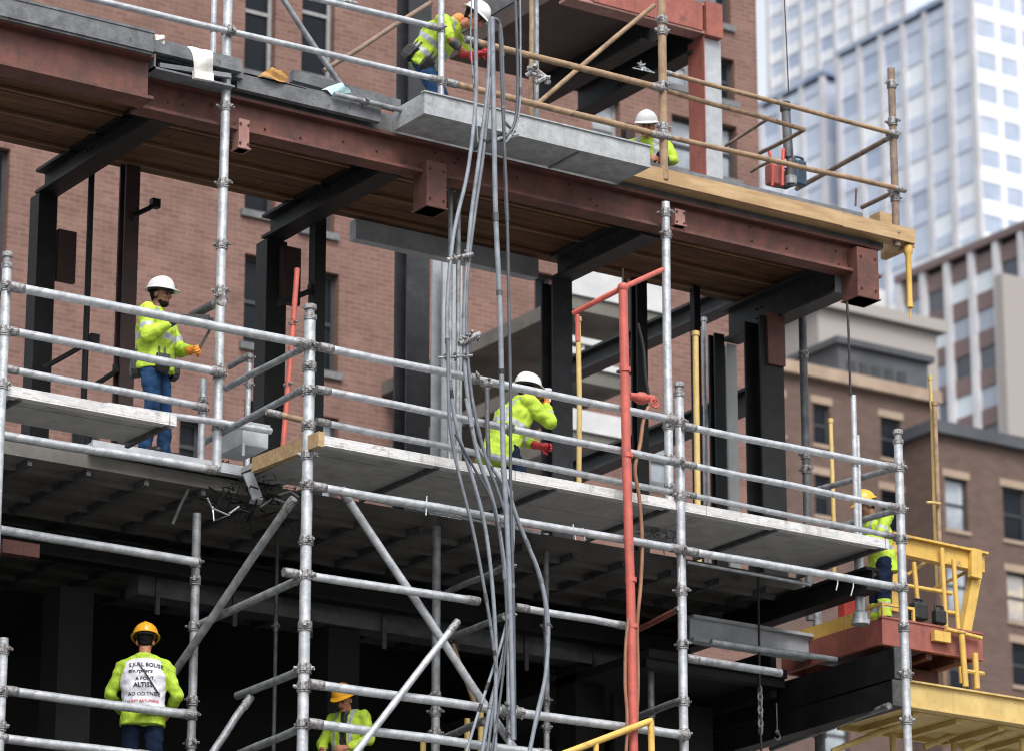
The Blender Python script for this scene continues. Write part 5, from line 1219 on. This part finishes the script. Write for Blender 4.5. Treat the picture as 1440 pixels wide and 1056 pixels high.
    def jpick(c):
        da, ta, S = armdist(c); r = c - J['pelvis']; h = r.dot(spine); l = r.dot(lat); fr = r.dot(front)
        dt = max(abs(l) / 1.25 - .16, -.2)
        on_arm = da < .055 and (abs(l) > .17 or fr > .17 or ta > .6)
        for b in bands:
            if b[0] == 'torso' and not on_arm and b[1] < h < b[2]: return 1
            if b[0] == 'arm' and on_arm and b[1] < ta < b[2]: return 1
            if b[0] == 'strap' and not on_arm and b[1] < abs(l) < b[2] and h > b[3]: return 1
        if orange_back and not on_arm and fr < -.02 and h > .12 and abs(l) < .15: return 2
        if vest and not on_arm and h > vest[0] and h < slen - .02 - .35 * max(0, abs(l) - .08) and abs(l) < .20 * wide: return 2
        if straps and not on_arm and fr > 0:
            if abs(l - .02) < .045: return 2
        return 0
    jm = ['tape' if False else jacket, 'tape', 'orange_cloth' if orange_back else ('white_cloth' if vest else 'leather_black')]
    jk = finish(remesh(mb, .0085, 5), 'jacket', jm, jpick, .015, body, 7)
    # ---- trousers and boots
    mb = MB()
    loft(mb, [(J['pelvis'] - spine * .10, lat, .165, front, .128), (J['pelvis'] - spine * .02, lat, .178, front, .132), (J['pelvis'] + spine * .10, lat, .160, front, .118)])
    for S in 'RL':
        cone(mb, J['hip' + S], J['kn' + S], .106, .078); cone(mb, J['kn' + S], J['an' + S] + V((0, 0, .0)), .077, .068)
    def tpick(c):
        if leg_band and leg_band[0] < c.z < leg_band[1]: return 2 if leg_band[0] + .10 < c.z < leg_band[0] + .16 else 1
        return 0
    finish(remesh(mb, .009, 4), 'trousers', [trousers, 'hivis', 'tape'], tpick, .011, body, 8)
    mb = MB()
    for S in 'RL':
        a = J['an' + S]; f = J['ft']; cone(mb, a + V((0, 0, .06)), a - V((0, 0, .03)), .056, .052)
        cone(mb, a - V((0, 0, .045)) - f * .05, a - V((0, 0, .048)) + f * .15, .044, .040); 
    finish(remesh(mb, .008, 2), 'boots', ['leather_black'], None, .002, body)
    # ---- gloves
    for S, gm in zip('RL', gloves):
        if not gm: continue
        mb = MB(); hand(mb, J['wr' + S], J['hd' + S], J['pn' + S], J.get('ts' + S, 1), .004, J['curl'])
        d = J['hd' + S].normalized(); cone(mb, J['wr' + S] - d * .05, J['wr' + S] + d * .0, .046, .036)
        finish(remesh(mb, .0045, 2), 'glove', [gm], None, .002, body, 30)
    # ---- belt with pouches
    if belt:
        B = J['pelvis'] + spine * .03; mb = MB(); vs = []; fs = []; n = 32
        for z in (-.035, .03):
            for k in range(n):
                g = 2 * math.pi * k / n; vs.append(X(B + spine * z + lat * .202 * math.cos(g) + front * .158 * math.sin(g)))
        for z in (-.035, .03):
            for k in range(n):
                g = 2 * math.pi * k / n; vs.append(X(B + spine * z + lat * .190 * math.cos(g) + front * .146 * math.sin(g)))
        for k in range(n):
            j = (k + 1) % n; fs += [(k, j, n + j, n + k), (2 * n + j, 2 * n + k, 3 * n + k, 3 * n + j), (n + k, n + j, 3 * n + j, 3 * n + k), (j, k, 2 * n + k, 2 * n + j)]
        bl = mb.add(vs, fs).build('tool_belt', 'leather_black', body, smooth=True, loc=loc)
        for k, (g, w, h, m_) in enumerate(belt):
            e = lat * math.cos(g) + front * math.sin(g); t_ = spine.cross(e).normalized()
            c = B + lat * .225 * math.cos(g) + front * .185 * math.sin(g) - spine * (h * .45)
            q = MB(); 
            for zz, ww, dd in ((-.5, .75, .7), (-.2, 1, 1), (.3, 1, .9), (.5, .95, .6)):
                q.v += [tuple(X(c + spine * h * zz + t_ * w / 2 * ww * a + e * .045 * dd * b)) for a, b in ((-1, -1), (1, -1), (1, 1), (-1, 1))]
            q.f = [(i * 4 + a, i * 4 + (a + 1) % 4, i * 4 + 4 + (a + 1) % 4, i * 4 + 4 + a) for i in range(3) for a in range(4)] + [(3, 2, 1, 0), (12, 13, 14, 15)]; q.m = [0] * len(q.f)
            bevel(q.build('pouch', m_, bl, loc=loc), .012, 2)
            q = MB()
            for a in (-.25, .2):
                p = c + t_ * w * a; q.tube([X(p - spine * .02), X(p + spine * (h * .5 + .07))], .011, 6)
            q.build('hand_tools', 'galv_dark' if k % 2 else 'pouch_grey', bl, smooth=True, loc=loc)
    return body, J, X, jk

toR = -33.5
# 1 worker in jeans
b1_, J1, X1, _ = person('worker in white hard hat, lime jacket and blue jeans standing on the plank platform', (PY(214, 640, 33.25).x, 33.25, 12.612), R_(toR - 22), 1.06,
    dict(head=(.04, .0, 1.665), hf=(1, .0, -.10), elR=(.06, -.285, 1.17), wrR=(.29, -.17, 1.31), hdR=(.85, .25, .35), pnR=(0, .6, -.8), elL=(.12, .27, 1.17), wrL=(.36, .10, 1.09), hdL=(.9, -.3, -.05), pnL=(-.2, -.8, -.5),
         knR=(.05, -.12, .51), anR=(-.02, -.13, .09), knL=(.05, .13, .51), anL=(.05, .15, .09), tsR=-1, curl=.8),
    'skin_brown', 'helmet_white', 'hivis', 'denim', ('glove_navy', 'glove_orange'), 1.0, wide=1.16, bands=(('torso', .20, .265), ('arm', .62, .80), ('strap', .085, .125, .30)),
    belt=[(-2.2, .16, .20, 'leather_black'), (-1.2 + 3.14 + 2.6, .13, .17, 'pouch_grey'), (.7, .13, .18, 'leather_black'), (2.2, .14, .2, 'leather_black')], beard=True)
a = X1(J1['wrL'] + V((.08, -.03, .0)))
tag(MB().tube([a - V((.03, 0, .06)), PY(300, 456, a.y - .1)], [.018, .013], 8).ball(PY(301, 455, a.y - .1), .035, 1).build('hand_tool', 'pouch_grey', smooth=True), 'thin steel tool held in the orange glove of the worker in jeans', 'tool')
a = X1(J1['wrR'] + V((.08, .03, .03))); q = a + V((.25, -.10, .02))
tag(MB().bar(a - V((.05, 0, 0)), q, .05, .06).bar(q, q + V((.02, 0, -.12)), .05, .06).build('hand_tool', 'rubber'), 'black tool held in the navy glove of the worker in jeans', 'tool')
# 2 bending worker at the top
p = PY(598, 96, 33.5)
b2_, J2, X2, _ = person('bending worker in white hard hat and red gloves at the cables on the top floor', (p.x - .02, 33.5, ZU), R_(toR - 12), 1.10,
    dict(pelvis=(0, 0, .82), chest=(.15, 0, 1.06), neck=(.33, 0, 1.19), head=(.52, 0, 1.25), hf=(.75, 0, -.62), shR=(.24, -.195, 1.16), shL=(.26, .195, 1.16), elR=(.32, -.27, .93), wrR=(.48, -.12, .80), hdR=(.9, .25, -.1), pnR=(0, .9, -.3),
         elL=(.42, .24, .96), wrL=(.57, .08, .88), hdL=(.9, -.3, 0), pnL=(0, -.9, -.3), hipR=(0, -.10, .79), hipL=(0, .10, .79), knR=(.14, -.12, .45), knL=(.16, .12, .45), anR=(-.02, -.13, .09), anL=(.0, .13, .09), tsR=-1, curl=.8),
    'skin_tan', 'helmet_white', 'hivis', 'denim', ('glove_red', 'glove_red'), .85, wide=1.18, awide=1.05, bands=(('torso', .02, .075), ('torso', .15, .205), ('strap', .10, .14, .3)),
    belt=[(-2.7, .13, .18, 'leather_black'), (-1.9, .11, .15, 'leather_black'), (2.4, .12, .16, 'leather_black')])
mb = MB(); a, c = J2['elR'], J2['wrR']; cone(mb, a.lerp(c, .25), a.lerp(c, .48), .052, .048)
mb.v = [tuple(X2(v)) for v in mb.v]; mb.build('arm_wrap', 'pouch_grey', b2_, smooth=True)
# cloth hood over the collar of the bending worker
mb = MB(); hp = J2['neck'].lerp(J2['head'], .45) + V((-.05, 0, .02)); mb.ball(hp, (.075, .088, .07), 3); me = remesh(mb, .012, 2)
for v in me.vertices: v.co = X2(v.co + V((1, .3, 1)) * .012 * noise.noise(v.co * 14)) - WLOC[b2_]
me.materials.append(MATS['orange_cloth']); me.polygons.foreach_set("use_smooth", [True] * len(me.polygons)); link('neck_scarf', me, b2_, WLOC[b2_])
# 3 crouching worker
CROUCH = dict(pelvis=(0, 0, .46), chest=(.12, 0, .76), neck=(.20, 0, .955), head=(.275, 0, 1.10), hf=(1, 0, -.12), shR=(.17, -.195, .90), shL=(.17, .195, .90), elR=(.38, -.26, .72), wrR=(.43, -.12, .95), hdR=(.25, .35, .9), pnR=(-.8, .3, 0),
              elL=(.36, .26, .66), wrL=(.50, .10, .62), hdL=(.9, -.3, -.1), pnL=(0, -.9, -.3), hipR=(0, -.10, .44), hipL=(0, .10, .44), knR=(.40, -.17, .50), knL=(.40, .17, .48), anR=(.12, -.16, .09), anL=(.10, .16, .09), tsR=-1, curl=.75)
KNEEL = dict(CROUCH, pelvis=(0, 0, .53), chest=(.13, 0, .82), hipR=(0, -.10, .50), hipL=(0, .10, .50), neck=(.22, 0, 1.0), head=(.30, 0, 1.135), shR=(.18, -.195, .945), shL=(.18, .195, .945), knR=(.15, -.14, .09), knL=(.17, .14, .09), anR=(-.27, -.13, .10), anL=(-.25, .14, .10), ft=(-.6, 0, -.1), wrR=(.47, -.08, 1.0), elR=(.40, -.25, .76), elL=(.38, .26, .70))
p = PY(706, 690, 32.45)
b3_, J3, X3, _ = person('kneeling worker in white hard hat and lime jacket drinking on the long platform', (p.x, 32.45, 12.612), R_(-2), 1.08, KNEEL,
    'skin_tan', 'helmet_white', 'hivis', 'navy', ('glove_orange', 'glove_red'), 1.0, (('torso', .16, .215), ('strap', .10, .155, .22), ('arm', 1.3, 1.42)), None, tail=.14, wide=1.12)
c = X3(J3['wrR'] + V((.03, .03, .10)))
o = tag(MB().tube([c + V((0, 0, -.07)), c + V((0, 0, .06)), c + V((0, 0, .075))], [.035, .046, .046], 14).build('drinking_cup', 'helmet_white', smooth=True), 'white cup held to the mouth by the kneeling worker', 'cup')
# 4 head above the tray
p = PY(910, 200, 33.67)
b4_, J4, X4, _ = person('worker whose white hard hat shows above the right end of the steel tray', (p.x + .176, 33.9, ZU - .09), R_(232), 1.06,
    dict(CROUCH, hf=(1, 0, -.35), pelvis=(0, 0, .30), chest=(.10, 0, .58), head=(.27, 0, .89), neck=(.18, 0, .77), shR=(.14, -.195, .72), shL=(.14, .195, .72), hipR=(0, -.1, .29), hipL=(0, .1, .29), elR=(.25, -.28, .50), wrR=(.42, -.10, .45), hdR=(.9, .3, -.2), pnR=(0, .8, -.5), elL=(.25, .28, .5), wrL=(.42, .12, .45)), 'skin_tan', 'helmet_white', 'hivis', 'navy', (None, None), 1.0, (('strap', .07, .13, .25),), None)
# 5 worker on the red platform
p = PY(1226, 700, 33.05)
b5_, J5, X5, _ = person('worker in yellow hard hat and hi-vis coat with an orange back on the red platform', (p.x + .11, 33.05, 11.86), R_(146 + 18), 1.02,
    dict(pelvis=(-.02, 0, .97), chest=(.03, 0, 1.28), neck=(.09, 0, 1.47), head=(.17, 0, 1.61), hf=(1, 0, -.45), elR=(.12, -.27, 1.16), wrR=(.36, -.12, 1.22), hdR=(.9, .3, 0), pnR=(0, .7, -.6), elL=(.14, .27, 1.15), wrL=(.36, .12, 1.15), hdL=(.9, -.3, 0), pnL=(0, -.7, -.6), tsR=-1),
    'skin_brown', 'helmet_yellow', 'hivis', 'navy', (None, None), 1.0, (('torso', .10, .15), ('arm', .5, .65), ('strap', .09, .13, .2)), None, tail=.05, orange_back=True, leg_band=(.30, .50), hair=True)
# 6 worker with the white vest, back to us
p = PY(201, 1000, 33.05)
b6_, J6, X6, jk6 = person('worker in yellow hard hat seen from behind, white lettered vest over a lime jacket', (p.x, 33.05, ZL), R_(56.5), 1.06,
    dict(head=(.03, 0, 1.665), hf=(1, .05, -.2), elR=(.04, -.315, 1.15), elL=(.02, .315, 1.15), wrR=(.25, -.22, 1.02), wrL=(.25, .22, 1.02), hdR=(.8, .4, -.2), hdL=(.8, -.4, -.2), shR=(0, -.20, 1.415), shL=(0, .20, 1.415), tsR=-1),
    'skin_tan', 'helmet_yellow', 'hivis', 'navy', (None, None), 1.0, (), None, vest=(.03,), wide=1.12, awide=.93, tail=.03)
bm = bmesh.new(); bm.from_mesh(jk6.data); bvh = BVHTree.FromBMesh(bm); bm.free()
def lettering(text, zrow, size, m, rise=0.0, bow=0.0, x0=0.0):
    cu = bpy.data.curves.new("t", 'FONT'); cu.body = text; cu.size = size; cu.align_x = 'CENTER'; cu.offset = size * .02; cu.resolution_u = 2
    ob = bpy.data.objects.new("t", cu); COL.objects.link(ob); dg = bpy.context.evaluated_depsgraph_get()
    me = bpy.data.meshes.new_from_object(ob.evaluated_get(dg)); bpy.data.objects.remove(ob)
    bm = bmesh.new(); bm.from_mesh(me); bmesh.ops.subdivide_edges(bm, edges=bm.edges[:], cuts=1); bm.to_mesh(me); bm.free()
    fwd = Rz6 @ V((1, 0, 0)); right = Rz6 @ V((0, -1, 0))
    for v in me.vertices:
        x, y = v.co.x * 1.0 + x0, v.co.y
        w = X6(V((0, 0, zrow))) + right * x + V((0, 0, y + rise * x + bow * x * x))
        hit = bvh.ray_cast(w - WLOC[b6_] - fwd * 1.0, fwd, 2.0)
        q = (hit[0] + WLOC[b6_] if hit[0] is not None else w) - fwd * .006
        v.co = q - WLOC[jk6]
    me.materials.clear(); me.materials.append(MATS[m]); link('lettering', me, jk6, WLOC[jk6])
Rz6 = Matrix.Rotation(R_(56.5), 3, 'Z')
for txt, z, sz, m, ri, bo, x0 in (('S.JULL BOUSE', 1.395, .058, 'ink', -.02, -.6, .03), ('elv.rpilers', 1.325, .062, 'ink', -.02, 0, -.02), ('A POBIT.', 1.25, .05, 'ink', 0, 0, .03), ('ALTISS', 1.185, .066, 'ink', 0, 0, .01), ('AO OD.TNSIE', 1.105, .052, 'ink', .0, 0, .02), ('LAUREY ARTUPSINE', 1.04, .038, 'red_ink', 0, 0, .0)):
    lettering(txt, z, sz, m, ri, bo, x0)
mb = MB(); fwd = Rz6 @ V((1, 0, 0)); right = Rz6 @ V((0, -1, 0)); vs = []
for i in range(16):
    t = i / 15
    for sd_ in (-1, 1):
        w = X6(V((0, 0, 1.43 - .30 * t))) + right * (-.05 + .21 * t + sd_ * .009); hit = bvh.ray_cast(w - WLOC[b6_] - fwd, fwd, 2.0)
        vs.append((hit[0] + WLOC[b6_] if hit[0] is not None else w) - fwd * .010)
mb.add(vs, [(i * 2, i * 2 + 1, i * 2 + 3, i * 2 + 2) for i in range(15)]).build('strap', 'leather_black', jk6)
# 7 worker low in the dark storey
p = PY(490, 1000, 33.5)
b7_, J7, X7, _ = person('worker in yellow hard hat looking down to the left in the dark lower storey', (p.x, 33.5, ZL), R_(146 + 62), .955,
    dict(neck=(.03, 0, 1.49), head=(.10, 0, 1.63), hf=(1, 0, -.5), elR=(.05, -.30, 1.17), elL=(.05, .30, 1.17), wrR=(.28, -.16, 1.05), wrL=(.28, .16, 1.05), hdR=(.9, .3, -.2), hdL=(.9, -.3, -.2), tsR=-1),
    'skin_tan', 'helmet_yellow', 'hivis', 'navy', (None, None), 1.0, (('torso', .10, .15), ('strap', .08, .125, .1)), None, straps=True)
